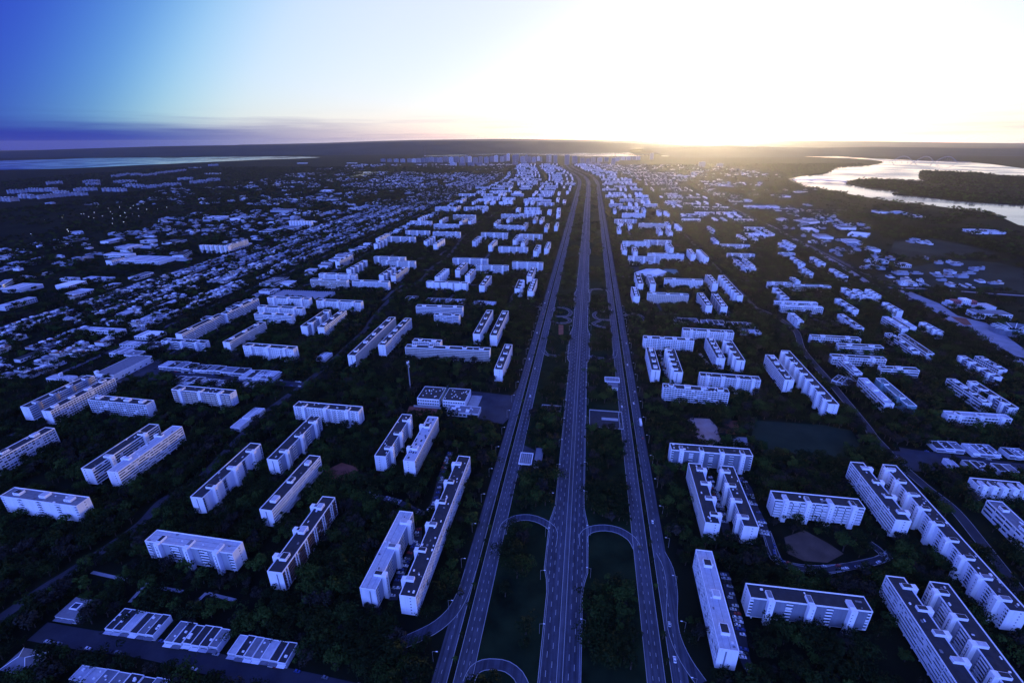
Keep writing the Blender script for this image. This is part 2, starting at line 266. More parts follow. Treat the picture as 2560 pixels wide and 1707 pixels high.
BLOCKS=[
(-498.2, 392.3, 81.4, 88, 11.5, 20, 'grid', 0, 3, 0, 'dark'),
(-401.4, 328.5, -9.8, 77.7, 11.5, 20, 'panel', 0, 3, 0, 'mid'),
(-390.4, 403.5, 81.8, 76.6, 11.5, 20, 'glass', 2, 0, 0, 'dark'),
(-362.8, 399.2, 81.6, 77.1, 11.5, 20, 'band', 0, 0, 2, 'light'),
(-460.4, 494.3, -9.9, 79.2, 11.5, 20, 'grid', 0, 4, 0, 'dark'),
(-377.0, 518.2, -9.9, 79.9, 11.5, 20, 'balcony', 3, 0, 0, 'dark'),
(-553.6, 518.8, 81.7, 80.2, 11.5, 20, 'bandtan', 4, 0, 0, 'dark'),
(-521.6, 510.9, 82.7, 82.4, 11.5, 20, 'grid', 0, 4, 0, 'dark'),
(-210.5, 476.5, -9.5, 79.4, 11.5, 20, 'square', 3, 0, 0, 'dark'),
(-223.0, 417.3, 81.2, 79.3, 11.5, 20, 'mixed', 3, 0, 0, 'dark'),
(-197.1, 347.2, 80.0, 74.6, 11.5, 20, 'band', 0, 3, 0, 'dark'),
(-264.0, 365.5, 81.3, 79.7, 11.5, 20, 'holes', 3, 0, 0, 'dark'),
(-162.5, 287.3, 81.7, 78.0, 11.5, 20, 'fins', 0, 3, 3, 'dark'),
(-242.6, 277.5, -9.9, 74.6, 11.5, 20, 'mixed', 3, 0, 0, 'light'),
(-122.1, 420.3, 82.0, 76.7, 11.5, 20, 'mixed', 3, 0, 0, 'dark'),
(-92.6, 413.8, 81.9, 79.4, 11.5, 20, 'fins2', 0, 2, 2, 'patch'),
(-93.0, 271.2, 81.1, 74.2, 11.5, 20, 'mixed', 3, 0, 0, 'light'),
(-58.5, 305.1, 81.0, 154.8, 11.5, 20, 'grid', 0, 0, 6, 'clutter'),
(193.0, 390.2, -8.1, 75.4, 11.5, 20, 'brick', 4, 0, 0, 'dark'),
(163.7, 330.6, -99.3, 76.7, 11.5, 20, 'band', 0, 0, 4, 'dark'),
(192.2, 326.5, -99.3, 76.7, 11.5, 20, 'mixed', 4, 0, 0, 'dark'),
(254.9, 319.3, -9.2, 69.4, 11.5, 20, 'balcony', 4, 0, 0, 'dark'),
(134.1, 228.5, -99.6, 75.9, 11.5, 20, 'grid', 0, 3, 0, 'light'),
(194.1, 226.4, -8.5, 74.1, 11.5, 20, 'brick', 3, 0, 0, 'dark'),
(315.3, 331.5, -99.3, 75.3, 11.5, 20, 'band', 0, 0, 4, 'dark'),
(336.0, 289.7, -99.7, 152, 11.5, 20, 'panel', 9, 0, 0, 'clutter'),
(256.6, 200.7, -99.6, 83.9, 11.5, 20, 'band', 0, 0, 5, 'dark'),
(283.0, 201.2, -100.8, 72.9, 11.5, 20, 'mixed', 4, 0, 0, 'dark'),
(435.2, 345.6, -9.8, 39.5, 11.5, 13, 'grid', 5, 0, 0, 'dark'),
(406.8, 302.2, -101.1, 44.2, 11.5, 13, 'band', 0, 2, 0, 'mid'),
(353.8, 572.3, -99.4, 76.7, 11.5, 20, 'band', 0, 4, 0, 'dark'),
(377.5, 549.3, -99.1, 152, 11.5, 20, 'panel', 9, 0, 0, 'dark'),
(575.5, 764.1, -98.1, 68.8, 10, 12, 'panel', 0, 3, 0, 'dark'),
(505.2, 693.2, -9.6, 70.5, 10, 12, 'grid', 0, 2, 0, 'dark'),
(521.6, 659.8, -8.7, 61.2, 10, 12, 'band', 0, 2, 0, 'dark'),
(491.8, 619.5, -9.6, 69.7, 10, 12, 'grid', 2, 0, 0, 'dark'),
(522.3, 582.3, -9.0, 45.9, 10, 12, 'band', 0, 1, 0, 'dark'),
(461.6, 590.0, -98.4, 45.1, 10, 12, 'band', 0, 2, 0, 'mid'),
(448.3, 521.5, -100.9, 66.8, 10, 12, 'band', 0, 3, 0, 'light'),
(470.4, 518.4, -99.6, 70.5, 10, 12, 'panel', 2, 0, 0, 'green'),
(593.8, 672.4, -99.0, 73.1, 10, 12, 'band', 0, 3, 0, 'dark'),
(609.9, 665.8, -101.0, 75.4, 10, 12, 'band', 0, 0, 0, 'dark'),
(644.5, 755.0, -99.0, 59.2, 10, 12, 'band', 0, 2, 0, 'light'),
(662.9, 758.4, -99.0, 51.8, 10, 12, 'band', 0, 1, 0, 'light'),
(688.7, 733.6, -97.0, 45.1, 10, 12, 'panel', 3, 0, 0, 'mid'),
(635.5, 587.6, -98.1, 67.3, 10, 12, 'brick', 4, 0, 0, 'dark'),
(659.9, 596.8, -98.4, 44.4, 10, 12, 'grid', 0, 2, 0, 'dark'),
(561.2, 519.7, -98.2, 62.0, 10, 12, 'band', 0, 4, 0, 'dark'),
(581.8, 510.8, -98.6, 67.3, 10, 12, 'brick', 4, 0, 0, 'dark'),
(521.5, 463.1, -8.3, 63.5, 10, 12, 'grid', 3, 0, 0, 'light'),
(535.8, 841.9, -9.1, 71.8, 10, 12, 'grid', 0, 3, 0, 'light'),
(539.1, 867.6, -7.3, 75.4, 10, 12, 'grid', 3, 0, 0, 'light'),
(493.8, 784.3, -99.0, 44.7, 10, 12, 'panel', 0, 3, 0, 'mid'),
(541.8, 928.0, -101.0, 72.6, 10, 12, 'panel', 3, 0, 0, 'dark'),
(683.6, 928.7, -99.7, 64.8, 10, 12, 'panel', 3, 0, 0, 'dark'),
(702.7, 923.2, -98.2, 54.0, 10, 12, 'panel', 3, 0, 0, 'dark'),
(726.4, 925.3, -100.3, 45.7, 10, 12, 'panel', 3, 0, 0, 'dark'),
(626.4, 853.4, -97.4, 68.3, 10, 12, 'panel', 3, 0, 0, 'dark'),
(700.5, 837.0, -99.0, 50.3, 10, 12, 'panel', 3, 0, 0, 'dark'),
(633.5, 977.6, -10.2, 71.7, 10, 12, 'grid', 0, 2, 0, 'dark'),
(576.0, 999.7, -9.0, 47.1, 10, 12, 'grid', 0, 2, 0, 'dark'),
(694.9, 1108.2, -99.0, 65.8, 10, 12, 'panel', 3, 0, 0, 'dark'),
(726.5, 1201.4, -99.0, 75.5, 10, 12, 'panel', 3, 0, 0, 'dark'),
(791.6, 1382.7, -99.0, 95, 10, 12, 'panel', 3, 0, 0, 'dark'),
(779.5, 1204.8, -99.0, 73.2, 10, 12, 'panel', 3, 0, 0, 'dark'),
(754.9, 1081.7, -99.0, 72.8, 10, 12, 'panel', 3, 0, 0, 'dark'),
(824.6, 1425.3, -99.0, 84, 10, 12, 'panel', 3, 0, 0, 'dark'),
(744.2, 1286.8, -9.0, 40.8, 10, 12, 'grid', 0, 2, 0, 'dark'),
(624.3, 1026.0, -99.0, 36.1, 10, 12, 'grid', 0, 2, 0, 'dark'),
(237.4, 672.9, -9.0, 73.7, 11.5, 20, 'square', 0, 4, 0, 'dark'),
(309.3, 704.1, -10.1, 76.0, 11.5, 20, 'square', 3, 0, 0, 'dark'),
(194.5, 601.9, -99.3, 76.6, 11.5, 20, 'band', 0, 4, 0, 'dark'),
(222.4, 596.6, -99.6, 78.5, 11.5, 20, 'panel', 5, 0, 0, 'dark'),
(294.3, 637.5, -99.4, 75.3, 11.5, 20, 'band', 0, 5, 0, 'dark'),
(318.1, 628.9, -99.5, 74.4, 11.5, 20, 'panel', 4, 0, 0, 'dark'),
(276.8, 545.6, -10.9, 72.0, 11.5, 20, 'square', 4, 0, 0, 'dark'),
(222.4, 514.6, -11.3, 75.8, 11.5, 20, 'grid', 0, 4, 0, 'clutter'),
(304.5, 897.8, -9.0, 76.8, 11.5, 20, 'square', 0, 3, 0, 'dark'),
(369.7, 1001.5, -9.3, 78.8, 11.5, 20, 'square', 0, 2, 0, 'dark'),
(276.4, 1014.4, -99.0, 91.8, 11.5, 20, 'band', 0, 3, 0, 'dark'),
(300.7, 1005.4, -99.0, 80.1, 11.5, 20, 'brick', 0, 2, 0, 'mid'),
(245.4, 915.3, -98.4, 63.7, 11.5, 20, 'band', 0, 4, 0, 'dark'),
(363.3, 864.0, -98.3, 77.9, 11.5, 20, 'band', 0, 4, 0, 'dark'),
(389.1, 858.4, -99.6, 80.9, 11.5, 20, 'brick', 0, 4, 0, 'dark'),
(430.5, 1003.1, -99.0, 72.4, 11.5, 20, 'band', 0, 4, 0, 'dark'),
(451.8, 959.3, -99.0, 150, 11.5, 20, 'panel', 7, 0, 0, 'dark'),
(405.7, 1250.9, -9.0, 91.9, 11.5, 20, 'square', 0, 3, 0, 'dark'),
(339.8, 1217.9, -9.0, 78.3, 11.5, 20, 'grid', 3, 0, 0, 'dark'),
(315.5, 1341.2, -99.0, 95, 11.5, 20, 'band', 0, 4, 0, 'dark'),
(367.3, 1415.8, -9.0, 77.6, 11.5, 20, 'square', 3, 0, 0, 'dark'),
(337.7, 1308.2, -99.0, 64.3, 11.5, 20, 'band', 0, 2, 0, 'dark'),
(434.5, 1430.1, -9.0, 78.2, 11.5, 20, 'grid', 3, 0, 0, 'dark'),
(449.6, 1360.4, -99.0, 77.3, 11.5, 20, 'brick', 3, 0, 0, 'dark'),
(480.3, 1273.0, -99.0, 68.0, 11.5, 20, 'panel', 0, 3, 0, 'dark'),
(502.7, 1250.3, -99.0, 95, 11.5, 20, 'brick', 7, 0, 0, 'dark'),
(428.8, 1834.4, -9.0, 82.1, 11.5, 20, 'grid', 3, 0, 0, 'dark'),
(499.4, 1737.3, -9.0, 87.4, 11.5, 20, 'square', 0, 3, 0, 'dark'),
(363.3, 1637.1, -99.0, 84, 11.5, 20, 'band', 0, 3, 0, 'dark'),
(399.8, 1781.2, -99.0, 84, 11.5, 20, 'band', 0, 2, 0, 'dark'),
(422.1, 1735.7, -99.0, 84, 11.5, 20, 'band', 0, 3, 0, 'dark'),
(491.8, 1611.3, -99.0, 84, 11.5, 20, 'panel', 0, 3, 0, 'dark'),
(521.2, 1599.9, -99.0, 84, 11.5, 20, 'panel', 0, 3, 0, 'dark'),
(557.3, 1735.6, -99.0, 84, 11.5, 20, 'panel', 0, 2, 0, 'dark'),
(578.9, 1684.5, -99.0, 84, 11.5, 20, 'brick', 6, 0, 0, 'dark'),
(528.1, 2206.0, -9.0, 92, 11.5, 20, 'grid', 4, 0, 0, 'dark'),
(496.6, 1992.2, -9.0, 92, 11.5, 20, 'square', 0, 3, 0, 'dark'),
(442.6, 2107.4, -99.0, 84, 11.5, 20, 'band', 0, 2, 0, 'dark'),
(614.4, 2045.8, -99.0, 84, 11.5, 20, 'panel', 2, 0, 0, 'dark'),
(636.4, 2011.5, -99.0, 84, 11.5, 20, 'panel', 4, 0, 0, 'dark'),
(542.0, 2130.4, -99.0, 84, 11.5, 20, 'band', 0, 1, 0, 'dark'),
(571.6, 2126.2, -99.0, 84, 11.5, 20, 'band', 0, 2, 0, 'dark'),
(653.9, 1402.2, -9.0, 81.0, 10, 12, 'grid', 2, 0, 0, 'dark'),
(617.2, 1280.2, -9.0, 69.4, 10, 12, 'grid', 3, 0, 0, 'dark'),
(569.2, 1176.5, -99.0, 83.9, 10, 12, 'panel', 0, 3, 0, 'dark'),
(593.4, 1183.2, -99.0, 76.3, 10, 12, 'panel', 0, 3, 0, 'dark'),
(570.7, 1126.8, -9.0, 27.3, 10, 12, 'grid', 0, 2, 0, 'dark'),
(624.5, 1476.9, -99.0, 69.8, 10, 12, 'panel', 0, 3, 0, 'dark'),
(691.0, 1682.1, -99.0, 84, 10, 12, 'panel', 0, 3, 0, 'dark'),
(-397.0, 1016.7, -9.0, 84.1, 11.5, 20, 'band', 0, 2, 0, 'dark'),
(-394.1, 1064.5, -9.0, 89.0, 11.5, 20, 'square', 3, 0, 0, 'dark'),
(-302.7, 1002.4, -8.0, 81.6, 11.5, 20, 'square', 0, 2, 0, 'dark'),
(-430.4, 1222.3, 81.0, 74.9, 11.5, 20, 'mixed', 0, 3, 0, 'dark'),
(-376.0, 1151.4, 81.0, 91.4, 11.5, 20, 'mixed', 4, 0, 0, 'dark'),
(-315.3, 1232.4, -9.0, 84.5, 11.5, 20, 'balcony', 3, 0, 0, 'dark'),
(-282.7, 1186.5, -9.0, 87.0, 11.5, 20, 'balcony', 3, 0, 0, 'dark'),
(-286.9, 1088.4, 81.0, 75.0, 11.5, 20, 'mixed', 3, 0, 0, 'dark'),
(-258.4, 1086.5, 81.0, 82.7, 11.5, 20, 'mixed', 0, 3, 0, 'dark'),
(-405.7, 1525.3, 81.0, 84, 11.5, 20, 'band', 0, 3, 0, 'dark'),
(-391.1, 1439.3, 81.0, 75.0, 11.5, 20, 'mixed', 3, 0, 0, 'dark'),
(-344.1, 1509.6, -9.0, 91.0, 11.5, 20, 'grid', 3, 0, 0, 'dark'),
(-311.9, 1616.6, -9.0, 82.8, 11.5, 20, 'balcony', 3, 0, 0, 'dark'),
(-211.9, 1590.8, -9.0, 92, 11.5, 20, 'grid', 0, 3, 0, 'dark'),
(-250.4, 1477.6, 81.0, 79.7, 11.5, 20, 'mixed', 3, 0, 0, 'dark'),
(-215.2, 1435.4, 81.0, 84, 11.5, 20, 'holes', 0, 3, 0, 'dark'),
(-336.3, 1822.5, -9.0, 84.1, 11.5, 20, 'grid', 3, 0, 0, 'dark'),
(-232.4, 1746.7, -9.0, 92, 11.5, 20, 'band', 0, 3, 0, 'dark'),
(-348.8, 1930.9, 81.0, 84, 11.5, 20, 'mixed', 3, 0, 0, 'dark'),
(-258.1, 1876.3, 81.0, 84, 11.5, 20, 'mixed', 0, 3, 0, 'dark'),
(-180.0, 1845.4, 81.0, 84, 11.5, 20, 'mixed', 0, 2, 0, 'dark'),
(-148.6, 1858.7, 81.0, 84, 11.5, 20, 'mixed', 3, 0, 0, 'dark'),
(-187.9, 1972.3, -9.0, 92, 11.5, 20, 'grid', 0, 3, 0, 'dark'),
(-137.4, 992.3, -9.0, 90.1, 11.5, 20, 'panel', 3, 0, 0, 'dark'),
(-159.1, 1070.5, 81.0, 73.0, 11.5, 20, 'mixed', 5, 0, 0, 'dark'),
(-119.7, 1128.3, 81.0, 75.5, 11.5, 20, 'band', 0, 3, 0, 'dark'),
(-93.7, 1071.0, 81.0, 59.1, 11.5, 20, 'band', 0, 3, 0, 'dark'),
(-104.8, 1208.4, -9.0, 91.2, 11.5, 20, 'mixed', 3, 0, 0, 'dark'),
(-46.2, 1135.6, -9.0, 78.8, 11.5, 20, 'grid', 3, 0, 0, 'dark'),
(39.9, 1164.9, -9.0, 76.2, 11.5, 20, 'square', 3, 0, 0, 'dark'),
(-56.0, 1001.9, 81.0, 78.2, 11.5, 20, 'band', 0, 3, 0, 'dark'),
(45.6, 1075.8, 81.0, 84.1, 11.5, 20, 'band', 0, 3, 0, 'dark'),
(16.1, 973.3, 82.5, 68.6, 11.5, 20, 'mixed', 3, 0, 0, 'dark'),
(43.7, 966.6, 81.7, 90.0, 11.5, 20, 'band', 0, 5, 0, 'dark'),
(-54.6, 1569.7, -9.0, 87.1, 11.5, 20, 'grid', 3, 0, 0, 'dark'),
(-105.4, 1473.0, 81.0, 78.8, 11.5, 20, 'mixed', 3, 0, 0, 'dark'),
(-54.0, 1410.9, 81.0, 84, 11.5, 20, 'band', 0, 4, 0, 'dark'),
(4.9, 1346.8, -9.0, 83.6, 11.5, 20, 'square', 4, 0, 0, 'dark'),
(62.1, 1539.8, -9.0, 73.5, 11.5, 20, 'square', 4, 0, 0, 'dark'),
(16.0, 1490.1, 81.0, 84, 11.5, 20, 'mixed', 3, 0, 0, 'dark'),
(39.6, 1444.2, 81.0, 84, 11.5, 20, 'mixed', 0, 3, 0, 'dark'),
(71.3, 1333.7, 81.0, 83.7, 11.5, 20, 'mixed', 3, 0, 0, 'dark'),
(103.5, 1368.3, 81.0, 95, 11.5, 20, 'band', 0, 5, 0, 'dark'),
(-51.3, 1804.7, 81.0, 84, 11.5, 20, 'mixed', 0, 2, 0, 'dark'),
(-6.1, 1884.0, 81.0, 84, 11.5, 20, 'mixed', 0, 3, 0, 'dark'),
(-8.0, 1713.8, -9.0, 92, 11.5, 20, 'grid', 0, 3, 0, 'dark'),
(4.8, 1983.8, -9.0, 92, 11.5, 20, 'grid', 0, 3, 0, 'dark'),
(92.7, 1868.1, 81.0, 84, 11.5, 20, 'mixed', 0, 2, 0, 'dark'),
(117.8, 1868.6, 81.0, 84, 11.5, 20, 'mixed', 0, 2, 0, 'dark'),
(125.0, 1708.9, 81.0, 84, 11.5, 20, 'mixed', 0, 2, 0, 'dark'),
(49.9, 1735.8, 81.0, 84, 11.5, 20, 'mixed', 0, 2, 0, 'dark'),
(161.3, 1732.6, 81.0, 84, 11.5, 20, 'band', 0, 4, 0, 'dark'),
(-297.8, 2224.1, -9.0, 89.7, 11.5, 20, 'band', 0, 2, 0, 'dark'),
(-241.5, 2222.9, 81.0, 84, 11.5, 20, 'mixed', 0, 2, 0, 'dark'),
(-183.8, 2215.0, -9.0, 56.7, 11.5, 20, 'grid', 2, 0, 0, 'dark'),
(-114.9, 2189.3, 81.0, 84, 11.5, 20, 'mixed', 3, 0, 0, 'dark'),
(-135.3, 2250.8, -9.0, 54.4, 11.5, 20, 'grid', 2, 0, 0, 'dark'),
(-240.9, 2509.7, 81.0, 84, 11.5, 20, 'mixed', 0, 2, 0, 'dark'),
(-178.8, 2450.5, 81.0, 84, 11.5, 20, 'mixed', 2, 0, 0, 'dark'),
(-101.6, 2648.0, -9.0, 92, 11.5, 20, 'grid', 0, 3, 0, 'dark'),
(-247.3, 2789.1, -9.0, 92, 11.5, 20, 'grid', 2, 0, 0, 'dark'),
(-175.2, 2921.4, -9.0, 51.4, 11.5, 20, 'grid', 2, 0, 0, 'dark'),
(-80.0, 2931.7, -9.0, 92, 11.5, 20, 'grid', 0, 3, 0, 'dark'),
(-182.4, 3226.2, -9.0, 92, 11.5, 20, 'grid', 0, 2, 0, 'dark'),
(-50.4, 3332.6, -9.0, 92, 11.5, 20, 'grid', 0, 2, 0, 'dark'),
(-421.0, 832.3, -9.1, 87.8, 11.5, 20, 'square', 3, 0, 0, 'dark'),
(-416.6, 794.8, -9.0, 70.4, 11.5, 20, 'band', 0, 3, 0, 'dark'),
(-335.0, 774.3, 82.7, 82.2, 11.5, 20, 'mixed', 3, 0, 0, 'dark'),
(-305.6, 769.8, 83.0, 84.1, 11.5, 20, 'band', 0, 3, 0, 'dark'),
(-215.8, 695.7, 82.0, 159.1, 11.5, 20, 'lattice', 0, 5, 0, 'dark'),
(-184.8, 711.0, 81.7, 116.3, 11.5, 20, 'band', 0, 5, 0, 'dark'),
(-131.5, 830.8, -7.4, 86.3, 11.5, 20, 'lattice', 0, 3, 0, 'dark'),
(-112.4, 786.5, -9.0, 44.3, 11.5, 20, 'band', 0, 2, 0, 'dark'),
(-93.9, 642.6, -6.8, 125.2, 11.5, 20, 'lattice', 0, 5, 0, 'dark'),
(-128.2, 669.2, -9.0, 43.5, 11.5, 20, 'grid', 0, 2, 0, 'dark'),
(-47.1, 751.3, 81.7, 114.7, 11.5, 20, 'lattice', 0, 4, 0, 'dark'),
(-20.0, 745.8, 81.4, 116.5, 11.5, 20, 'band', 0, 4, 0, 'dark'),
(-11.7, 610.7, 81.0, 85.0, 11.5, 20, 'lattice', 0, 4, 0, 'dark'),
(-357.7, 652.0, -10.5, 82.4, 11.5, 20, 'square', 3, 0, 0, 'dark'),
(-429.7, 888.1, -8.4, 86.5, 11.5, 20, 'square', 3, 0, 0, 'dark'),
(-325.7, 866.9, -9.0, 89.4, 11.5, 20, 'square', 3, 0, 0, 'dark'),
(-517.8, 749.4, 81.0, 95.5, 11.5, 20, 'band', 0, 2, 0, 'dark'),
(-424.7, 711.5, 81.0, 88.1, 11.5, 20, 'band', 0, 3, 0, 'dark'),
(-499.9, 842.0, 81.0, 88.3, 11.5, 20, 'band', 0, 3, 0, 'dark'),
(-510.3, 691.7, -8.8, 74.5, 11.5, 13, 'mixed', 3, 0, 0, 'dark'),
(-861.5, 1394.0, -9.0, 92.5, 11.5, 20, 'panel', 6, 0, 0, 'dark'),
(-792.9, 1842.8, -9.0, 92, 11.5, 20, 'panel', 8, 0, 0, 'dark'),
(-820.0, 1439.0, 81.0, 84, 11.5, 20, 'band', 0, 3, 0, 'dark')]
STREETS={'street_west': (8.5, [(-354.7, 217.2), (-351.5, 230.1), (-343.9, 253.2), (-335.0, 271.1), (-318.3, 313.7), (-317.8, 345.8), (-304.3, 361.4), (-301.3, 395.4), (-299.8, 448.1), (-295.7, 498.6), (-289.1, 527.3), (-278.4, 569.9), (-270.6, 613.3), (-261.4, 681.9), (-251.9, 770.2), (-253.9, 813.8), (-251.2, 907.3), (-241.8, 985.4), (-211.2, 1079.2), (-200.8, 1215.8), (-176.9, 1325.1), (-159.3, 1640.7)]),
 'street_east': (8.5, [(457.9, 893.6), (478.4, 824.0), (477.9, 752.5), (445.8, 671.2), (422.6, 566.4), (400.4, 467.8), (393.1, 441.4), (389.8, 421.5), (385.3, 391.9), (384.1, 357.9), (385.1, 329.1), (375.6, 292.0), (361.0, 242.0)]),
 'shop_street_front': (13, [(-317.2, 220.6), (-278.5, 214.2), (-232.9, 208.1), (-186.9, 198.1), (-131.3, 187.2), (-90.3, 178.7)]),
 'shop_street_mid': (14, [(-548.4, 624.9), (-478.4, 603.5), (-395.8, 588.9), (-312.2, 573.7), (-277.5, 567.6)]),
 'shop_street_east': (13, [(402.6, 415.0), (415.3, 409.4), (439.0, 403.7), (502.6, 385.7), (526.1, 378.1)]),
 'residential_lane': (6, [(209.5, 303.3), (207.8, 295.3), (204.6, 280.1), (206.5, 271.1), (227.1, 264.8), (250.3, 268.2), (282.5, 275.0), (295.3, 281.2)]),
 'residential_loop': (6, [(210.0, 305.9), (205.4, 290.5), (203.9, 273.6), (233.0, 266.7), (278.9, 273.9), (288.7, 280.8), (285.6, 291.8)]),
 'parking_lane_east': (6.5, [(158.1, 264.6), (153.6, 239.3), (149.7, 218.4), (144.4, 199.7), (144.9, 189.5)]),
 'parking_lane_pair': (7, [(188.5, 375.9), (184.8, 345.4), (179.7, 318.4), (174.6, 295.8)]),
 'parking_lane_yard': (8, [(216.1, 373.5), (217.9, 358.9), (212.6, 335.8), (209.8, 313.9), (205.6, 297.9)]),
 'parking_lane_west': (6.5, [(-79.8, 311.5), (-78.1, 294.9), (-82.8, 275.1), (-85.1, 258.4), (-85.4, 242.4)]),
 'block_lane_west': (6, [(-138.2, 355.0), (-101.7, 341.2), (-73.9, 330.1), (-68.4, 386.0), (-64.8, 417.0)]),
 'block_lane_far': (6.5, [(224.2, 674.3), (219.4, 634.8), (210.7, 579.1), (210.3, 554.2)]),
 'block_lane_mid': (6.5, [(281.8, 661.2), (280.8, 619.2), (282.0, 598.1)]),
 'avenue_east': (13, [(992.7, 2217.4), (956.4, 1814.2), (935.9, 1687.5), (891.8, 1478.2), (862.0, 1325.8), (840.8, 1223.3), (812.9, 1103.9), (790.7, 1012.4), (791.6, 967.4), (794.6, 925.8), (794.8, 883.9), (793.0, 840.3), (775.0, 779.0), (758.9, 705.2), (726.5, 612.9), (704.7, 566.2)]),
 'cross_road_east': (9, [(814.7, 999.3), (898.1, 985.2), (969.1, 959.8), (1044.3, 935.5), (1073.3, 927.5)]),
 'lake_road': (7, [(1318.2, 2356.2), (1302.2, 2232.7), (1491.9, 2187.8)]),
 'slip_road_west': (8, [(-73.4, 210.2), (-59.3, 217.4), (-50.6, 223.2), (-42.8, 232.0), (-38.1, 242.1), (-35.2, 252.9), (-32.5, 267.6)]),
 'slip_road_east': (7, [(115.8, 283.5), (117.4, 268.6), (114.1, 247.9), (107.9, 229.2), (105.5, 213.8), (107.3, 198.3), (112.0, 184.9)]),
 'ramp_arch_west': (6.5, [(-9.2, 303.0), (-6.9, 313.6), (1.2, 320.5), (13.6, 322.1), (24.6, 317.5), (32.5, 309.3), (32.8, 300.1), (30.6, 290.1)]),
 'ramp_arch_east': (6.5, [(56.7, 289.9), (57.8, 301.2), (64.7, 307.7), (76.9, 309.6), (88.2, 306.2), (96.5, 297.1), (98.4, 287.2)]),
 'ramp_near_west': (6.5, [(-27.6, 185.7), (-24.5, 193.2), (-18.9, 196.5), (-11.5, 196.8), (-4.1, 195.3), (2.5, 190.2), (5.9, 183.3)]),
 'loop_ramp_west': (5.5, [(76.9, 858.8), (84.7, 876.0), (96.5, 879.8), (107.8, 865.9), (110.2, 848.7), (104.1, 832.4), (94.0, 829.0), (80.6, 829.2)]),
 'loop_ramp_west_lower': (5.5, [(94.8, 825.4), (103.3, 814.7), (103.2, 802.7), (94.0, 794.5), (82.5, 796.3), (71.7, 808.4)]),
 'loop_ramp_east': (5.5, [(186.7, 849.2), (175.3, 855.1), (162.6, 853.4), (152.1, 838.7), (152.3, 820.8), (160.1, 810.2), (176.4, 808.2)]),
 'loop_ramp_east_lower': (5.5, [(158.0, 805.1), (145.8, 795.2), (143.5, 788.7), (152.9, 775.5), (163.8, 772.2), (172.7, 776.8)]),
 'loop_ramp_outer_east': (5.5, [(206.3, 830.5), (219.7, 841.2), (233.1, 835.5), (237.5, 819.3), (230.8, 802.2)]),
 'ramp_arc_west': (5.5, [(48.0, 676.5), (52.1, 661.5), (59.7, 656.6), (74.8, 657.6), (89.3, 670.8)]),
 'ramp_arc_east': (5.5, [(117.9, 655.7), (124.2, 648.5), (137.4, 644.8), (151.2, 650.5), (158.1, 669.8)]),
 'ramp_far_east': (5.5, [(163.5, 971.6), (170.7, 995.6), (187.4, 1001.2), (203.0, 992.5), (207.4, 970.7)]),
 'path_west': (5, [(10.1, 891.4), (26.5, 897.2), (39.5, 894.9), (54.4, 882.6), (57.1, 863.0)]),
 'footpath_plaza': (2.6, [(-319.1, 267.9), (-304.0, 264.4), (-288.2, 260.9)]),
 'footpath_corner': (2.6, [(-270.3, 258.1), (-271.1, 250.1), (-271.5, 241.9)]),
 'footpath_garden': (2.6, [(-221.5, 249.2), (-224.7, 239.6), (-228.6, 229.0)]),
 'footpath_lawn': (2.6, [(-262.5, 254.8), (-250.9, 252.5), (-239.0, 250.4)]),
 'footpath_lobby': (2.6, [(-220.2, 248.7), (-209.7, 246.0), (-197.2, 242.9)])}
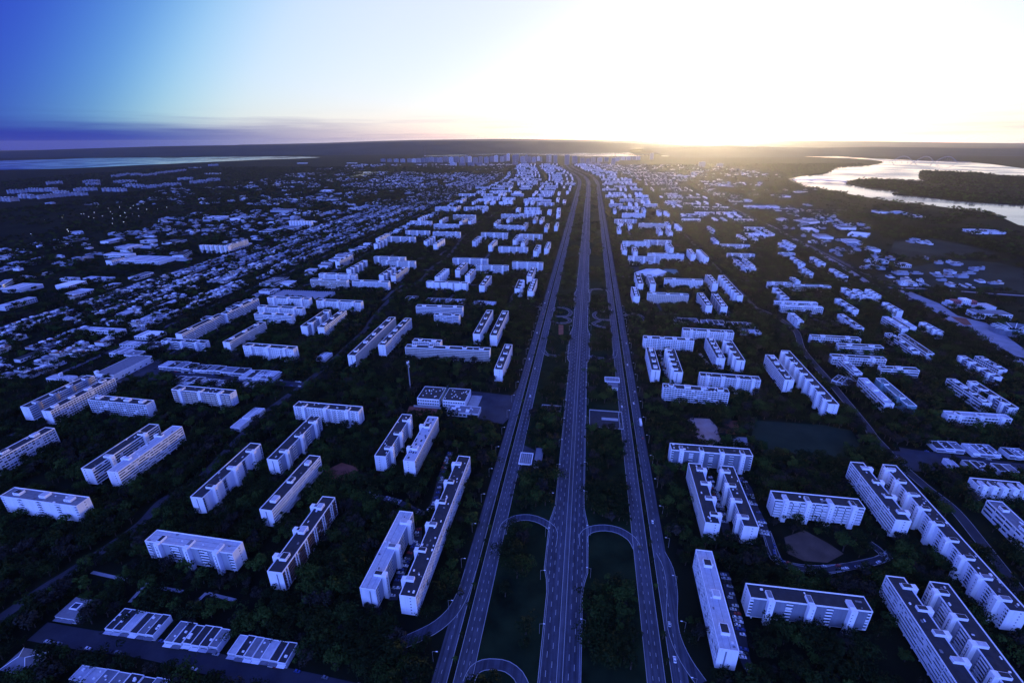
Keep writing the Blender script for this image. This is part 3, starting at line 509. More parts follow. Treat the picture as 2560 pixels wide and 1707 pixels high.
PAVINGS={'forecourt_west': ('asphalt', [(9.9, 429.7), (25.0, 418.1), (33.0, 422.9), (27.8, 384.9), (15.2, 383.6), (2.5, 372.7), (-0.7, 353.9), (-5.3, 353.9)]),
 'plaza_west': ('asphalt', [(-59.1, 549.6), (-0.7, 535.5), (7.7, 556.2), (3.6, 496.4), (-11.3, 468.5), (-20.9, 472.5), (-56.9, 484.8)]),
 'sand_court': ('sand', [(202.7, 480.5), (228.5, 477.8), (230.5, 460.5), (222.0, 422.9), (212.2, 420.1), (196.8, 425.1)]),
 'clay_court': ('clay', [(243.5, 474.1), (259.4, 472.8), (249.9, 445.1), (234.4, 447.4)]),
 'skate_court': ('concrete', [(238.2, 442.0), (254.5, 439.7), (247.8, 418.8), (232.1, 420.9)]),
 'playing_field': ('grass', [(279.2, 473.7), (351.6, 463.7), (376.4, 452.3), (365.0, 415.6), (324.1, 399.3), (260.7, 405.4), (255.2, 432.5)]),
 'parking_east': ('asphalt', [(822.6, 986.8), (837.2, 963.4), (833.3, 887.9), (809.7, 819.7), (826.9, 781.8), (806.5, 723.9), (783.2, 670.4), (758.2, 632.4), (737.6, 651.5), (755.1, 739.3), (780.7, 816.7), (797.7, 888.6)]),
 'red_soil_patch': ('clay', [(779.8, 861.1), (777.4, 827.4), (789.5, 820.1), (813.0, 805.6), (794.5, 772.7), (753.5, 770.2), (769.0, 809.9), (770.5, 838.5)]),
 'sand_play_area': ('clay', [(-185.4, 387.1), (-172.9, 399.7), (-152.2, 391.4), (-153.8, 372.6), (-174.0, 370.7)]),
 'dirt_yard_east': ('soil', [(220.8, 298.0), (241.3, 305.6), (252.5, 292.0), (258.5, 281.0), (240.6, 272.5), (223.7, 274.3), (214.9, 281.4)]),
 'shop_parking_east': ('asphalt', [(385.7, 414.9), (417.5, 411.9), (433.7, 397.3), (419.1, 382.6), (393.0, 380.4), (378.9, 390.3)]),
 'market_parking': ('asphalt', [(-551.8, 586.2), (-542.5, 646.8), (-496.5, 631.3), (-473.6, 596.1), (-495.6, 577.0), (-523.5, 581.6)]),
 'church_court': ('asphalt', [(281.1, 1196.6), (325.4, 1189.8), (314.7, 1141.2), (297.6, 1131.3)]),
 'blue_courts': ('court', [(375.7, 1171.9), (409.2, 1165.6), (402.1, 1118.6), (360.1, 1109.6)]),
 'red_court_west': ('clay', [(-125.8, 510.6), (-90.3, 506.3), (-89.9, 485.0), (-126.5, 487.9)]),
 'soccer_pitch_red': ('clay', [(81.8, 785.6), (89.9, 784.4), (85.4, 739.5), (77.7, 740.6)]),
 'meadow': ('meadow_grass', [(847.0, 1093.3), (995.6, 1173.2), (1171.8, 1251.4), (1251.6, 1212.7), (1250.9, 1145.1), (1058.9, 950.2), (982.9, 975.3), (907.9, 997.3), (828.4, 1011.6)]),
 'far_meadow': ('meadow_grass', [(1185.0, 1486.2), (1342.9, 1534.5), (1357.6, 1431.0), (1344.9, 1312.4), (1204.0, 1289.3), (1058.0, 1254.4), (1038.1, 1307.2)])}
SHOPS=[('skylight', 1, 4.6, [(-310.0, 227.9), (-292.7, 225.0), (-296.2, 240.5), (-308.7, 242.6)]),
 ('strip', 6, 4.6, [(-268.9, 218.8), (-233.4, 212.5), (-232.1, 227.9), (-267.6, 233.8)]),
 ('strip', 6, 4.6, [(-225.9, 210.4), (-187.5, 203.3), (-185.7, 218.0), (-220.9, 223.6)]),
 ('strip', 7, 4.6, [(-179.7, 201.2), (-137.2, 194.0), (-140.8, 210.0), (-177.5, 213.6)]),
 ('hip', 1, 4.6, [(-313.0, 192.8), (-295.9, 189.7), (-293.5, 203.6), (-313.1, 207.3)]),
 ('strip', 7, 4.6, [(-268.1, 185.1), (-206.6, 177.1), (-204.5, 186.2), (-261.7, 194.7)]),
 ('strip', 4, 4.6, [(-498.5, 615.8), (-451.5, 608.1), (-454.8, 627.2), (-506.7, 639.0)]),
 ('strip', 4, 4.6, [(-445.7, 606.9), (-405.2, 598.3), (-407.3, 616.9), (-448.1, 624.6)]),
 ('strip', 2, 4.6, [(-404.2, 598.3), (-367.8, 592.2), (-368.3, 609.3), (-404.5, 615.7)]),
 ('strip', 3, 4.6, [(-363.2, 591.1), (-320.1, 583.9), (-326.4, 600.2), (-364.0, 604.6)]),
 ('strip', 4, 4.6, [(-452.8, 567.7), (-413.6, 565.1), (-417.7, 582.0), (-456.7, 589.0)]),
 ('strip', 4, 4.6, [(-410.4, 563.0), (-376.7, 557.5), (-372.9, 571.8), (-409.9, 578.7)]),
 ('strip', 4, 4.6, [(-355.1, 556.2), (-331.7, 554.9), (-331.4, 564.0), (-357.6, 568.5)]),
 ('strip', 3, 4.6, [(433.5, 408.7), (461.3, 408.4), (465.4, 423.5), (440.4, 425.2)]),
 ('strip', 4, 4.6, [(464.2, 401.7), (491.2, 400.2), (494.7, 416.9), (472.0, 420.6)]),
 ('strip', 3, 4.6, [(492.9, 399.5), (513.1, 396.1), (524.0, 411.1), (508.7, 412.0)]),
 ('strip', 1, 4.6, [(426.1, 380.2), (431.9, 378.9), (436.3, 393.0), (428.1, 394.4)]),
 ('strip', 3, 4.6, [(442.3, 377.0), (460.8, 375.1), (464.8, 390.2), (445.0, 392.3)]),
 ('strip', 2, 4.6, [(466.1, 372.7), (482.7, 371.3), (484.1, 384.4), (467.2, 386.1)]),
 ('strip', 3, 4.6, [(283.0, 788.9), (323.0, 777.4), (330.0, 802.1), (289.2, 805.7)]),
 ('strip', 4, 4.6, [(328.7, 780.0), (366.0, 768.6), (372.9, 790.1), (334.7, 796.4)]),
 ('strip', 5, 4.6, [(369.7, 768.6), (409.4, 754.9), (418.9, 777.3), (376.4, 784.6)]),
 ('strip', 4, 4.6, [(376.1, 732.0), (407.9, 728.6), (412.8, 744.7), (378.5, 747.8)]),
 ('strip', 8, 4.6, [(-178.4, 912.9), (-81.6, 890.3), (-84.9, 918.2), (-180.7, 933.1)]),
 ('strip', 4, 4.6, [(-76.3, 890.2), (-31.3, 886.0), (-31.8, 905.1), (-75.6, 910.9)]),
 ('strip', 2, 4.6, [(-216.1, 920.8), (-188.7, 915.3), (-194.6, 942.2), (-213.8, 942.6)]),
 ('kiosk', 3, 4.6, [(-288.0, 624.9), (-274.6, 622.9), (-271.1, 675.6), (-286.1, 682.1)]),
 ('kiosk', 2, 4.6, [(-312.0, 474.6), (-299.0, 473.7), (-295.7, 500.4), (-310.1, 503.1)]),
 ('kiosk', 1, 4.6, [(-314.0, 458.1), (-303.4, 455.0), (-302.7, 475.3), (-315.3, 477.0)]),
 ('strip', 3, 4.6, [(427.0, 548.8), (434.5, 539.8), (448.5, 573.4), (433.3, 591.8)]),
 ('strip', 5, 4.6, [(-361.5, 574.6), (-314.1, 577.2), (-326.1, 600.6), (-377.0, 604.7)])]
SPECIAL={'canopy': (5, [(6.1, 389.3), (18.4, 388.1), (20.4, 406.0), (8.4, 407.4)]),
 'office': (4.5, [(21.2, 389.1), (27.8, 388.3), (31.6, 414.9), (24.8, 416.6)]),
 'canopy2': (5, [(124.0, 562.0), (140.6, 560.5), (143.1, 572.3), (122.7, 575.2)]),
 'office2': (4.5, [(122.8, 548.9), (134.1, 546.3), (140.6, 560.1), (126.4, 561.6)]),
 'pit': (0, [(87.0, 463.6), (124.1, 454.8), (128.9, 491.8), (93.0, 499.6)]),
 'pit2': (0, [(35.8, 502.4), (56.9, 491.6), (59.0, 507.5), (36.3, 511.1)]),
 'embassy': (9, [(-113.5, 513.5), (-55.7, 503.5), (-53.4, 533.6), (-115.0, 546.1)]),
 'annex': (5, [(-77.1, 487.7), (-38.1, 482.4), (-39.1, 499.8), (-74.9, 502.8)]),
 'market': (9, [(-567.2, 599.6), (-531.3, 587.9), (-535.7, 635.0), (-562.3, 636.7)]),
 'shed': (8, [(-622.0, 579.1), (-585.1, 570.2), (-595.0, 582.0), (-628.8, 586.8)]),
 'school': (5, [(-502.9, 943.5), (-372.0, 926.2), (-371.7, 971.3), (-495.8, 996.4)]),
 'church': (9, [(307.8, 1112.0), (344.3, 1076.4), (359.8, 1121.1), (321.7, 1167.3)]),
 'lab': (14, [(818.7, 857.8), (874.0, 852.8), (906.6, 889.0), (860.7, 898.6)]),
 'lab_base': (5, [(825.0, 889.3), (938.5, 864.8), (940.4, 882.9), (841.2, 905.9)]),
 'clinic': (9, [(814.9, 798.0), (874.6, 800.4), (896.3, 823.3), (843.4, 826.1)]),
 'arena': (9, [(812.1, 733.5), (829.9, 718.4), (860.6, 749.5), (831.1, 750.0)])}
GLOBES=[(-1662.0, 1678.0), (-1903.0, 2002.0), (-1842.0, 1958.0), (-1889.0, 2068.0), (-1938.0, 2129.0), (-1609.0, 1764.0), (-1573.0, 1726.0), (-1893.0, 2169.0), (-1875.0, 2162.0), (-1784.0, 2076.0), (-1738.0, 2045.0), (-1873.0, 2216.0), (-2031.0, 2432.0), (-1750.0, 2106.0), (-1912.0, 2348.0), (-1814.0, 2234.0), (-1751.0, 2163.0), (-1645.0, 2026.0), (-1545.0, 1894.0), (-1892.0, 2393.0), (-1671.0, 2103.0), (-1720.0, 2195.0), (-1530.0, 1933.0), (-1612.0, 2057.0), (-1813.0, 2358.0), (-1661.0, 2160.0), (-1873.0, 2458.0), (-1764.0, 2341.0), (-1585.0, 2093.0), (-1640.0, 2206.0), (-1702.0, 2308.0), (-1661.0, 2262.0), (-1657.0, 2317.0), (-1658.0, 2383.0), (-1871.0, 2526.0)]
POINTS={'mast': (-131.9, 549.6), 'tv': (-1596.1, 9577.2), 'dishA': (-129.1, 549.6), 'dishB': (-130.5, 535.1)}
LAKES={'lake_near': [(2178.8, 3966.3), (2461.0, 4245.4), (2725.2, 4425.1), (3000.4, 4781.0), (3525.6, 5484.8), (3713.9, 5574.4), (4029.0, 5772.0), (4522.0, 6238.4), (4832.8, 6655.5), (5000.5, 6974.7), (5157.0, 7662.4), (5064.3, 8041.9), (4907.1, 8686.0), (4665.1, 9323.5), (4313.4, 9653.9), (4604.9, 10314.5), (5034.6, 10071.6), (5446.4, 9297.9), (5479.3, 8420.8), (5413.5, 7797.7), (5466.4, 7281.7), (5543.1, 6721.3), (5555.2, 6397.1), (5636.7, 6092.9), (5112.4, 5063.8), (4621.8, 4059.5), (2475.6, 1957.7), (1815.9, 1519.4), (1853.8, 1756.9), (1863.4, 1792.9), (1949.9, 1935.5), (2022.3, 2085.8), (2027.7, 2171.0), (2002.5, 2226.6), (1982.6, 2324.5), (1944.9, 2409.8), (1920.8, 2523.8), (1922.6, 2647.0), (1924.6, 2782.3), (1947.4, 3027.2), (1979.1, 3239.1), (1939.4, 3319.6), (2009.6, 3526.1), (2052.8, 3662.6)],
 'peninsula': [(3672.8, 4557.8), (3908.0, 4791.7), (3945.5, 4624.9), (4096.6, 4458.1), (3980.0, 4127.3), (4008.3, 3943.4), (3885.0, 3392.5), (2511.7, 2149.3), (2412.7, 2324.1), (2334.3, 2369.3), (2289.2, 2436.4), (2241.6, 2507.3), (2230.4, 2630.4), (2197.5, 2738.8), (2171.6, 2843.6), (2272.4, 2886.1), (2309.5, 3005.0), (2310.4, 3107.6), (2274.5, 3204.6), (2312.3, 3334.6), (2349.8, 3528.8), (2481.9, 3659.8), (2600.3, 3802.4), (2792.6, 3840.5), (2876.7, 3729.4), (2933.3, 3645.6), (3016.6, 3572.5), (3075.7, 3734.6), (3214.7, 3973.9)],
 'lake_far': [(-1608.9, 10064.9), (-863.6, 10397.9), (-546.2, 10698.9), (24.5, 11048.9), (686.6, 10378.2), (1234.0, 9475.6), (1819.9, 9367.6), (2529.6, 9481.0), (2747.2, 9829.6), (3536.0, 10703.9), (3821.2, 10482.6), (4496.2, 10337.8), (4001.9, 8965.1), (4421.8, 8830.7), (4680.3, 8727.4), (5426.5, 10138.3), (5242.2, 10491.8), (5420.0, 11517.0), (3826.9, 11904.5), (3405.6, 12213.9), (2537.3, 13105.8), (1808.0, 14918.7), (1215.1, 14645.4), (1698.9, 13086.9), (2179.6, 11901.8), (1517.1, 11674.7), (770.6, 11659.6), (25.9, 11644.6), (-578.5, 11341.4), (-906.7, 10924.6), (-1652.4, 10340.9)],
 'lake_left': [(-6046.0, 5663.8), (-5974.7, 5964.2), (-5403.8, 6196.7), (-5090.6, 6863.9), (-4786.0, 7556.9), (-4272.3, 8603.8), (-3809.3, 9113.3), (-3702.8, 9877.4), (-5214.2, 10529.5), (-6699.0, 10277.4), (-8238.3, 10174.8), (-8466.4, 9543.3), (-8982.1, 9030.9), (-9119.5, 8608.3)],
 'pond': [(-1439.1, 4445.3), (-1330.3, 4642.2), (-1342.9, 4837.5), (-1556.8, 5137.2), (-1398.6, 5210.3), (-1237.6, 5194.6), (-1274.2, 5024.9), (-1428.7, 4845.3)]}
BRIDGES={'low': [(2074.5, 3709.9), (2260.5, 3676.3), (2353.4, 3528.5)], 'arch': [(4826.3, 6656.4), (4944.9, 6575.2), (5067.0, 6495.0), (5235.8, 6409.9), (5410.8, 6355.7), (5552.3, 6160.5)]}
RIDGES={'plateau': [(-19251.0, 14000.0, 49.0), (-15995.0, 14000.0, 61.0), (-13826.0, 14000.0, 69.0), (-11640.0, 14000.0, 127.0), (-9465.0, 14000.0, 174.0), (-6871.0, 14000.0, 190.0), (-5361.0, 14000.0, 191.0), (-3738.0, 14000.0, 232.0), (-1905.0, 14000.0, 261.0), (248.0, 14000.0, 249.0), (2405.0, 14000.0, 207.0), (3921.0, 14000.0, 149.0), (5659.0, 14000.0, 89.0)], 'back': [(-12515.0, 24000.0, 132.0), (-8810.0, 24000.0, 180.0), (-6031.0, 24000.0, 249.0), (-4552.0, 24000.0, 283.0), (-2339.0, 24000.0, 296.0), (-312.0, 24000.0, 310.0), (2270.0, 24000.0, 270.0), (5041.0, 24000.0, 204.0), (7822.0, 24000.0, 120.0), (9667.0, 24000.0, 144.0), (11507.0, 24000.0, 184.0), (13360.0, 24000.0, 157.0), (17072.0, 24000.0, 102.0), (20797.0, 24000.0, 29.0), (23781.0, 24000.0, -22.0), (31991.0, 24000.0, -119.0)], 'east': [(2749.0, 11000.0, 96.0), (4021.0, 11000.0, 136.0), (4614.0, 11000.0, 149.0), (5726.0, 11000.0, 111.0), (6582.0, 11000.0, 90.0), (7857.0, 11000.0, 99.0), (9571.0, 11000.0, 66.0), (10942.0, 11000.0, 50.0), (13862.0, 11000.0, 9.0)]}
HALLS=[(8, [(-1096.7, 1002.8), (-1035.3, 992.0), (-1064.3, 1041.8), (-1105.9, 1049.6)]),
 (12, [(-1001.7, 1019.7), (-966.6, 1003.8), (-950.3, 1045.9), (-979.7, 1051.5)]),
 (7, [(-931.9, 968.5), (-904.4, 959.0), (-904.6, 998.8), (-935.1, 1009.1)]),
 (9, [(-980.3, 875.1), (-968.7, 885.1), (-974.9, 933.8), (-1002.6, 945.8)]),
 (12, [(-1060.4, 1244.6), (-1045.3, 1239.5), (-1049.4, 1283.6), (-1066.6, 1294.3)]),
 (10, [(-1132.9, 1331.2), (-1046.1, 1312.9), (-1069.9, 1345.7), (-1137.9, 1353.1)]),
 (8, [(-1030.0, 1255.9), (-914.9, 1238.7), (-927.4, 1313.3), (-1050.0, 1327.2)]),
 (10, [(-923.4, 1304.4), (-902.6, 1319.5), (-920.1, 1367.1), (-953.8, 1370.3)]),
 (6, [(-899.7, 1099.1), (-880.0, 1091.1), (-870.8, 1141.2), (-891.2, 1149.8)]),
 (6, [(-1050.8, 1091.3), (-1019.3, 1086.9), (-1015.7, 1101.7), (-1057.8, 1108.8)]),
 (6, [(-994.2, 1090.0), (-924.7, 1084.8), (-944.2, 1107.7), (-1007.8, 1109.1)]),
 (6, [(-724.7, 833.0), (-705.9, 835.0), (-719.3, 856.6), (-736.4, 856.9)]),
 (9, [(-1125.1, 1022.8), (-1117.9, 1032.7), (-1155.8, 1071.9), (-1174.1, 1068.7)]),
 (9, [(-724.8, 754.8), (-647.8, 740.0), (-654.5, 755.5), (-736.5, 768.9)]),
 (5, [(-686.4, 846.9), (-673.4, 841.9), (-675.2, 951.9), (-686.8, 955.1)]),
 (5, [(-733.5, 644.7), (-720.2, 641.3), (-721.8, 700.4), (-730.0, 700.5)]),
 (5, [(-615.7, 728.8), (-582.0, 726.4), (-585.7, 752.8), (-621.8, 757.3)]),
 (5, [(-622.2, 702.2), (-579.6, 689.7), (-582.1, 708.6), (-617.7, 712.6)]),
 (6, [(-607.1, 662.0), (-571.4, 655.3), (-583.2, 684.1), (-605.8, 687.8)]),
 (8, [(-1090.2, 2658.7), (-855.1, 2573.1), (-914.8, 2780.9), (-1131.9, 2820.8)]),
 (8, [(-898.1, 2483.4), (-829.6, 2458.0), (-874.5, 2598.1), (-921.2, 2600.5)]),
 (8, [(-1072.7, 2195.9), (-973.2, 2209.1), (-1026.3, 2342.8), (-1112.7, 2327.1)]),
 (8, [(-838.2, 1747.8), (-777.4, 1734.2), (-780.1, 1829.3), (-858.1, 1819.8)]),
 (8, [(-2841.3, 6799.3), (-2703.2, 6781.8), (-3015.1, 7558.4), (-3135.2, 7575.2)]),
 (8, [(-2193.3, 6838.8), (-2050.1, 6820.3), (-2247.2, 7450.9), (-2380.7, 7469.6)]),
 (8, [(-2138.7, 4784.0), (-1727.6, 4746.7), (-1858.4, 5084.8), (-2227.9, 5051.5)]),
 (8, [(-860.9, 3296.8), (-787.8, 3292.1), (-845.2, 3541.6), (-915.9, 3546.5)]),
 (8, [(-858.3, 1682.2), (-811.0, 1670.0), (-851.5, 1759.7), (-893.8, 1761.3)]),
 (8, [(-1041.2, 4234.0), (-893.5, 4185.1), (-951.7, 4420.1), (-1068.9, 4430.1)]),
 (8, [(-1057.0, 4873.6), (-896.5, 4858.4), (-957.8, 5138.2), (-1104.9, 5152.8)]),
 (8, [(-1178.4, 3101.2), (-1102.1, 3096.5), (-1158.6, 3240.9), (-1223.8, 3245.1)]),
 (8, [(-953.5, 3121.5), (-904.9, 3118.5), (-945.5, 3264.5), (-996.4, 3267.7)]),
 (7, [(-565.6, 1044.0), (-526.0, 1027.3), (-520.6, 1094.2), (-551.3, 1099.8)]),
 (7, [(996.7, 1655.9), (1038.9, 1648.0), (1068.8, 1715.2), (1038.4, 1716.3)]),
 (7, [(1012.6, 1456.0), (1056.0, 1446.3), (1077.4, 1506.2), (1038.2, 1498.5)]),
 (7, [(1089.3, 1561.5), (1142.4, 1540.8), (1188.3, 1607.6), (1164.8, 1660.7)]),
 (7, [(972.0, 1537.0), (1013.1, 1535.7), (1047.7, 1592.2), (1005.2, 1593.7)]),
 (7, [(1002.3, 1339.3), (1033.0, 1345.7), (1052.6, 1382.5), (1032.4, 1383.1)]),
 (7, [(1029.6, 1883.8), (1053.6, 1869.4), (1095.0, 1951.6), (1065.0, 1952.8)]),
 (7, [(1080.4, 1841.8), (1118.5, 1814.6), (1156.8, 1852.0), (1152.7, 1949.3)]),
 (7, [(1178.7, 2267.1), (1219.7, 2234.6), (1253.8, 2335.2), (1213.3, 2337.2)]),
 (7, [(1531.2, 2072.6), (1580.6, 2070.5), (1628.5, 2150.1), (1596.0, 2151.6)]),
 (7, [(1593.4, 2043.9), (1633.1, 2042.2), (1686.6, 2116.2), (1647.8, 2117.9)]),
 (7, [(1589.1, 1954.8), (1629.0, 1944.4), (1675.3, 2008.8), (1636.1, 2010.5)]),
 (7, [(1515.6, 1606.6), (1561.4, 1600.9), (1613.3, 1662.3), (1576.9, 1667.9)]),
 (7, [(1572.1, 1604.7), (1617.7, 1599.0), (1662.0, 1654.0), (1627.8, 1661.7)]),
 (7, [(957.3, 1170.6), (985.1, 1167.6), (1002.6, 1192.4), (975.4, 1193.1)]),
 (7, [(941.2, 1215.4), (960.5, 1208.9), (978.0, 1239.1), (956.9, 1239.6)]),
 (7, [(1147.9, 1705.5), (1195.7, 1699.3), (1226.5, 1749.1), (1176.4, 1750.9)]),
 (7, [(1658.9, 2939.1), (1716.3, 2903.9), (1759.2, 2985.1), (1696.5, 3002.3)]),
 (7, [(1433.8, 2687.7), (1491.6, 2668.5), (1546.0, 2775.9), (1486.7, 2779.3)]),
 (7, [(1085.4, 2482.5), (1193.8, 2467.8), (1253.1, 2608.8), (1149.0, 2614.4)]),
 (7, [(1064.7, 2253.2), (1151.3, 2211.6), (1217.3, 2345.2), (1113.5, 2350.3)]),
 (7, [(795.0, 1652.2), (835.0, 1634.0), (871.4, 1726.9), (840.7, 1728.0)]),
 (7, [(762.7, 1572.3), (823.3, 1547.5), (848.6, 1609.0), (787.5, 1611.0)]),
 (7, [(1367.0, 4235.5), (1456.7, 4202.1), (1508.4, 4383.7), (1425.3, 4391.1)]),
 (7, [(1518.3, 4248.4), (1554.0, 4245.3), (1610.0, 4402.5), (1573.0, 4405.8)]),
 (7, [(2648.5, 8988.3), (2724.7, 8860.0), (2934.3, 9550.8), (2818.7, 9573.6)]),
 (7, [(-1173.2, 1440.3), (-1120.3, 1430.8), (-1165.5, 1489.0), (-1213.7, 1499.0)]),
 (7, [(-1298.4, 1524.0), (-1262.2, 1517.7), (-1292.8, 1604.8), (-1315.9, 1611.4)]),
 (7, [(-1182.5, 1541.7), (-1136.9, 1531.4), (-1162.3, 1568.5), (-1187.8, 1569.3)]),
 (7, [(-1085.8, 1512.3), (-1038.8, 1519.5), (-1071.4, 1565.6), (-1115.0, 1567.0)]),
 (7, [(-1263.7, 2026.5), (-1158.5, 2016.4), (-1213.6, 2092.3), (-1290.1, 2095.5)]),
 (7, [(-1138.3, 2003.7), (-1091.0, 2007.7), (-1116.2, 2057.0), (-1159.8, 2052.6)]),
 (7, [(-1535.6, 1689.7), (-1512.2, 1714.6), (-1536.6, 1741.9), (-1557.8, 1720.5)]),
 (7, [(-3823.6, 6056.1), (-3670.4, 6039.2), (-3833.8, 6302.3), (-3972.1, 6318.2)]),
 (7, [(-2966.9, 4875.0), (-2774.6, 4888.9), (-2909.7, 5133.3), (-3087.6, 5115.7)])]
CLUSTER=[(-2797.0, 2740.0), (-2772.0, 2737.0), (-2747.0, 2733.0), (-2723.0, 2729.0), (-2841.0, 2901.0), (-2817.0, 2894.0), (-2793.0, 2888.0), (-2769.0, 2881.0), (-2745.0, 2874.0), (-2681.0, 2849.0), (-2676.0, 2866.0), (-2671.0, 2883.0), (-2666.0, 2900.0), (-2661.0, 2918.0), (-2656.0, 2935.0), (-2651.0, 2953.0), (-2646.0, 2971.0), (-3134.0, 3269.0), (-3119.0, 3272.0), (-3103.0, 3274.0), (-3088.0, 3277.0), (-3073.0, 3280.0), (-3058.0, 3282.0), (-3043.0, 3285.0), (-3027.0, 3288.0), (-3012.0, 3290.0), (-2997.0, 3293.0), (-2795.0, 3082.0), (-2778.0, 3085.0), (-2761.0, 3087.0), (-2745.0, 3089.0), (-2630.0, 3002.0), (-2600.0, 3008.0), (-2570.0, 3014.0), (-3340.0, 3963.0), (-3329.0, 3974.0), (-3319.0, 3986.0), (-3308.0, 3997.0), (-3298.0, 4008.0), (-3287.0, 4020.0), (-3104.0, 3707.0), (-3088.0, 3715.0), (-3072.0, 3723.0), (-3056.0, 3731.0), (-2641.0, 3272.0), (-2619.0, 3269.0), (-2596.0, 3265.0), (-2574.0, 3262.0), (-2551.0, 3258.0), (-2529.0, 3255.0), (-2507.0, 3252.0), (-3078.0, 3941.0), (-3053.0, 3944.0), (-3028.0, 3947.0), (-3004.0, 3951.0), (-2979.0, 3954.0), (-2954.0, 3957.0), (-2741.0, 3586.0), (-2713.0, 3576.0), (-2685.0, 3566.0), (-2656.0, 3556.0), (-2628.0, 3545.0), (-2601.0, 3535.0), (-2521.0, 3459.0), (-2513.0, 3470.0), (-2504.0, 3481.0), (-2496.0, 3492.0), (-2487.0, 3503.0), (-2479.0, 3515.0), (-2470.0, 3526.0), (-2462.0, 3537.0), (-2453.0, 3549.0), (-2482.0, 3621.0), (-2465.0, 3628.0), (-2447.0, 3636.0), (-2430.0, 3643.0), (-2413.0, 3651.0), (-3556.0, 4772.0), (-3545.0, 4789.0), (-3535.0, 4807.0), (-3524.0, 4824.0), (-3406.0, 4691.0), (-3400.0, 4714.0), (-3395.0, 4737.0), (-3389.0, 4761.0), (-3383.0, 4784.0), (-3377.0, 4808.0), (-3455.0, 4958.0), (-3462.0, 5006.0), (-3470.0, 5055.0), (-3478.0, 5105.0), (-3486.0, 5156.0), (-3494.0, 5208.0), (-3500.0, 5261.0), (-3502.0, 5315.0), (-3505.0, 5370.0), (-3508.0, 5425.0), (-3511.0, 5482.0), (-3590.0, 4591.0), (-3613.0, 4661.0), (-3637.0, 4734.0), (-3662.0, 4809.0), (-3687.0, 4886.0), (-2740.0, 4187.0), (-2723.0, 4198.0), (-2705.0, 4208.0), (-2688.0, 4218.0), (-2670.0, 4228.0), (-2426.0, 3848.0), (-2414.0, 3858.0), (-2402.0, 3868.0), (-2390.0, 3879.0), (-2379.0, 3889.0), (-2367.0, 3900.0), (-2355.0, 3911.0), (-2420.0, 4057.0), (-2410.0, 4078.0), (-2400.0, 4100.0), (-2389.0, 4121.0), (-3504.0, 3831.0), (-3495.0, 3850.0), (-3486.0, 3869.0), (-3477.0, 3887.0), (-2843.0, 3291.0), (-2824.0, 3301.0), (-2805.0, 3312.0), (-2786.0, 3322.0), (-2767.0, 3333.0), (-3888.0, 6595.0), (-3871.0, 6620.0), (-3853.0, 6646.0), (-3836.0, 6672.0), (-3162.0, 3170.0), (-3149.0, 3176.0), (-3135.0, 3182.0), (-3121.0, 3188.0), (-3107.0, 3194.0)]
DOWNTOWN=[(504.0, 7087.0, 27.0, 99.0), (542.0, 7082.0, 33.0, 103.0), (600.0, 6909.0, 50.0, 97.0), (702.0, 6413.0, 60.0, 116.0), (836.0, 6719.0, 68.0, 93.0), (94.0, 7696.0, 56.0, 89.0), (48.0, 7509.0, 48.0, 85.0), (164.0, 7309.0, 62.0, 73.0), (224.0, 7484.0, 38.0, 90.0), (259.0, 7121.0, 46.0, 78.0), (320.0, 7113.0, 54.0, 71.0), (428.0, 7272.0, 34.0, 65.0), (409.0, 7650.0, 42.0, 64.0), (2161.0, 7879.0, 55.0, 94.0), (2144.0, 5732.0, 69.0, 53.0), (2337.0, 5710.0, 66.0, 37.0), (948.0, 6798.0, 57.0, 64.0), (1006.0, 6697.0, 51.0, 63.0), (1126.0, 7002.0, 59.0, 63.0), (1243.0, 7158.0, 66.0, 57.0), (1345.0, 7215.0, 60.0, 58.0), (1221.0, 6108.0, 51.0, 86.0), (1517.0, 7299.0, 55.0, 58.0), (1673.0, 7661.0, 63.0, 54.0), (1752.0, 7649.0, 63.0, 54.0), (1859.0, 7756.0, 58.0, 57.0), (1923.0, 7746.0, 57.0, 50.0), (1020.0, 6006.0, 63.0, 36.0), (1108.0, 5995.0, 55.0, 30.0), (937.0, 6142.0, 65.0, 37.0), (-40.0, 7716.0, 43.0, 102.0), (-87.0, 7529.0, 48.0, 83.0), (-132.0, 7350.0, 47.0, 73.0), (-211.0, 7361.0, 54.0, 88.0), (-275.0, 7370.0, 63.0, 74.0), (-338.0, 7034.0, 61.0, 77.0), (-424.0, 7214.0, 56.0, 79.0), (-479.0, 6891.0, 66.0, 76.0), (-566.0, 7064.0, 46.0, 85.0), (-627.0, 7242.0, 41.0, 91.0), (-674.0, 7079.0, 61.0, 78.0), (-769.0, 7261.0, 63.0, 80.0), (-828.0, 7099.0, 62.0, 78.0), (-950.0, 7465.0, 65.0, 75.0), (-1006.0, 7294.0, 64.0, 66.0), (-1070.0, 7302.0, 57.0, 69.0), (-1162.0, 7495.0, 59.0, 67.0), (-1198.0, 7320.0, 48.0, 66.0), (-1262.0, 7329.0, 58.0, 59.0), (-1327.0, 7338.0, 58.0, 54.0), (-1391.0, 7346.0, 48.0, 51.0), (-1456.0, 7355.0, 58.0, 52.0), (-1553.0, 7368.0, 65.0, 49.0), (-1675.0, 7493.0, 66.0, 45.0), (-1792.0, 7583.0, 67.0, 42.0), (-1912.0, 7675.0, 68.0, 40.0), (-385.0, 6300.0, 82.0, 38.0), (-494.0, 6314.0, 82.0, 38.0), (-596.0, 6247.0, 81.0, 38.0), (-699.0, 6207.0, 81.0, 40.0), (55.0, 6437.0, 69.0, 36.0), (167.0, 6508.0, 70.0, 39.0)]


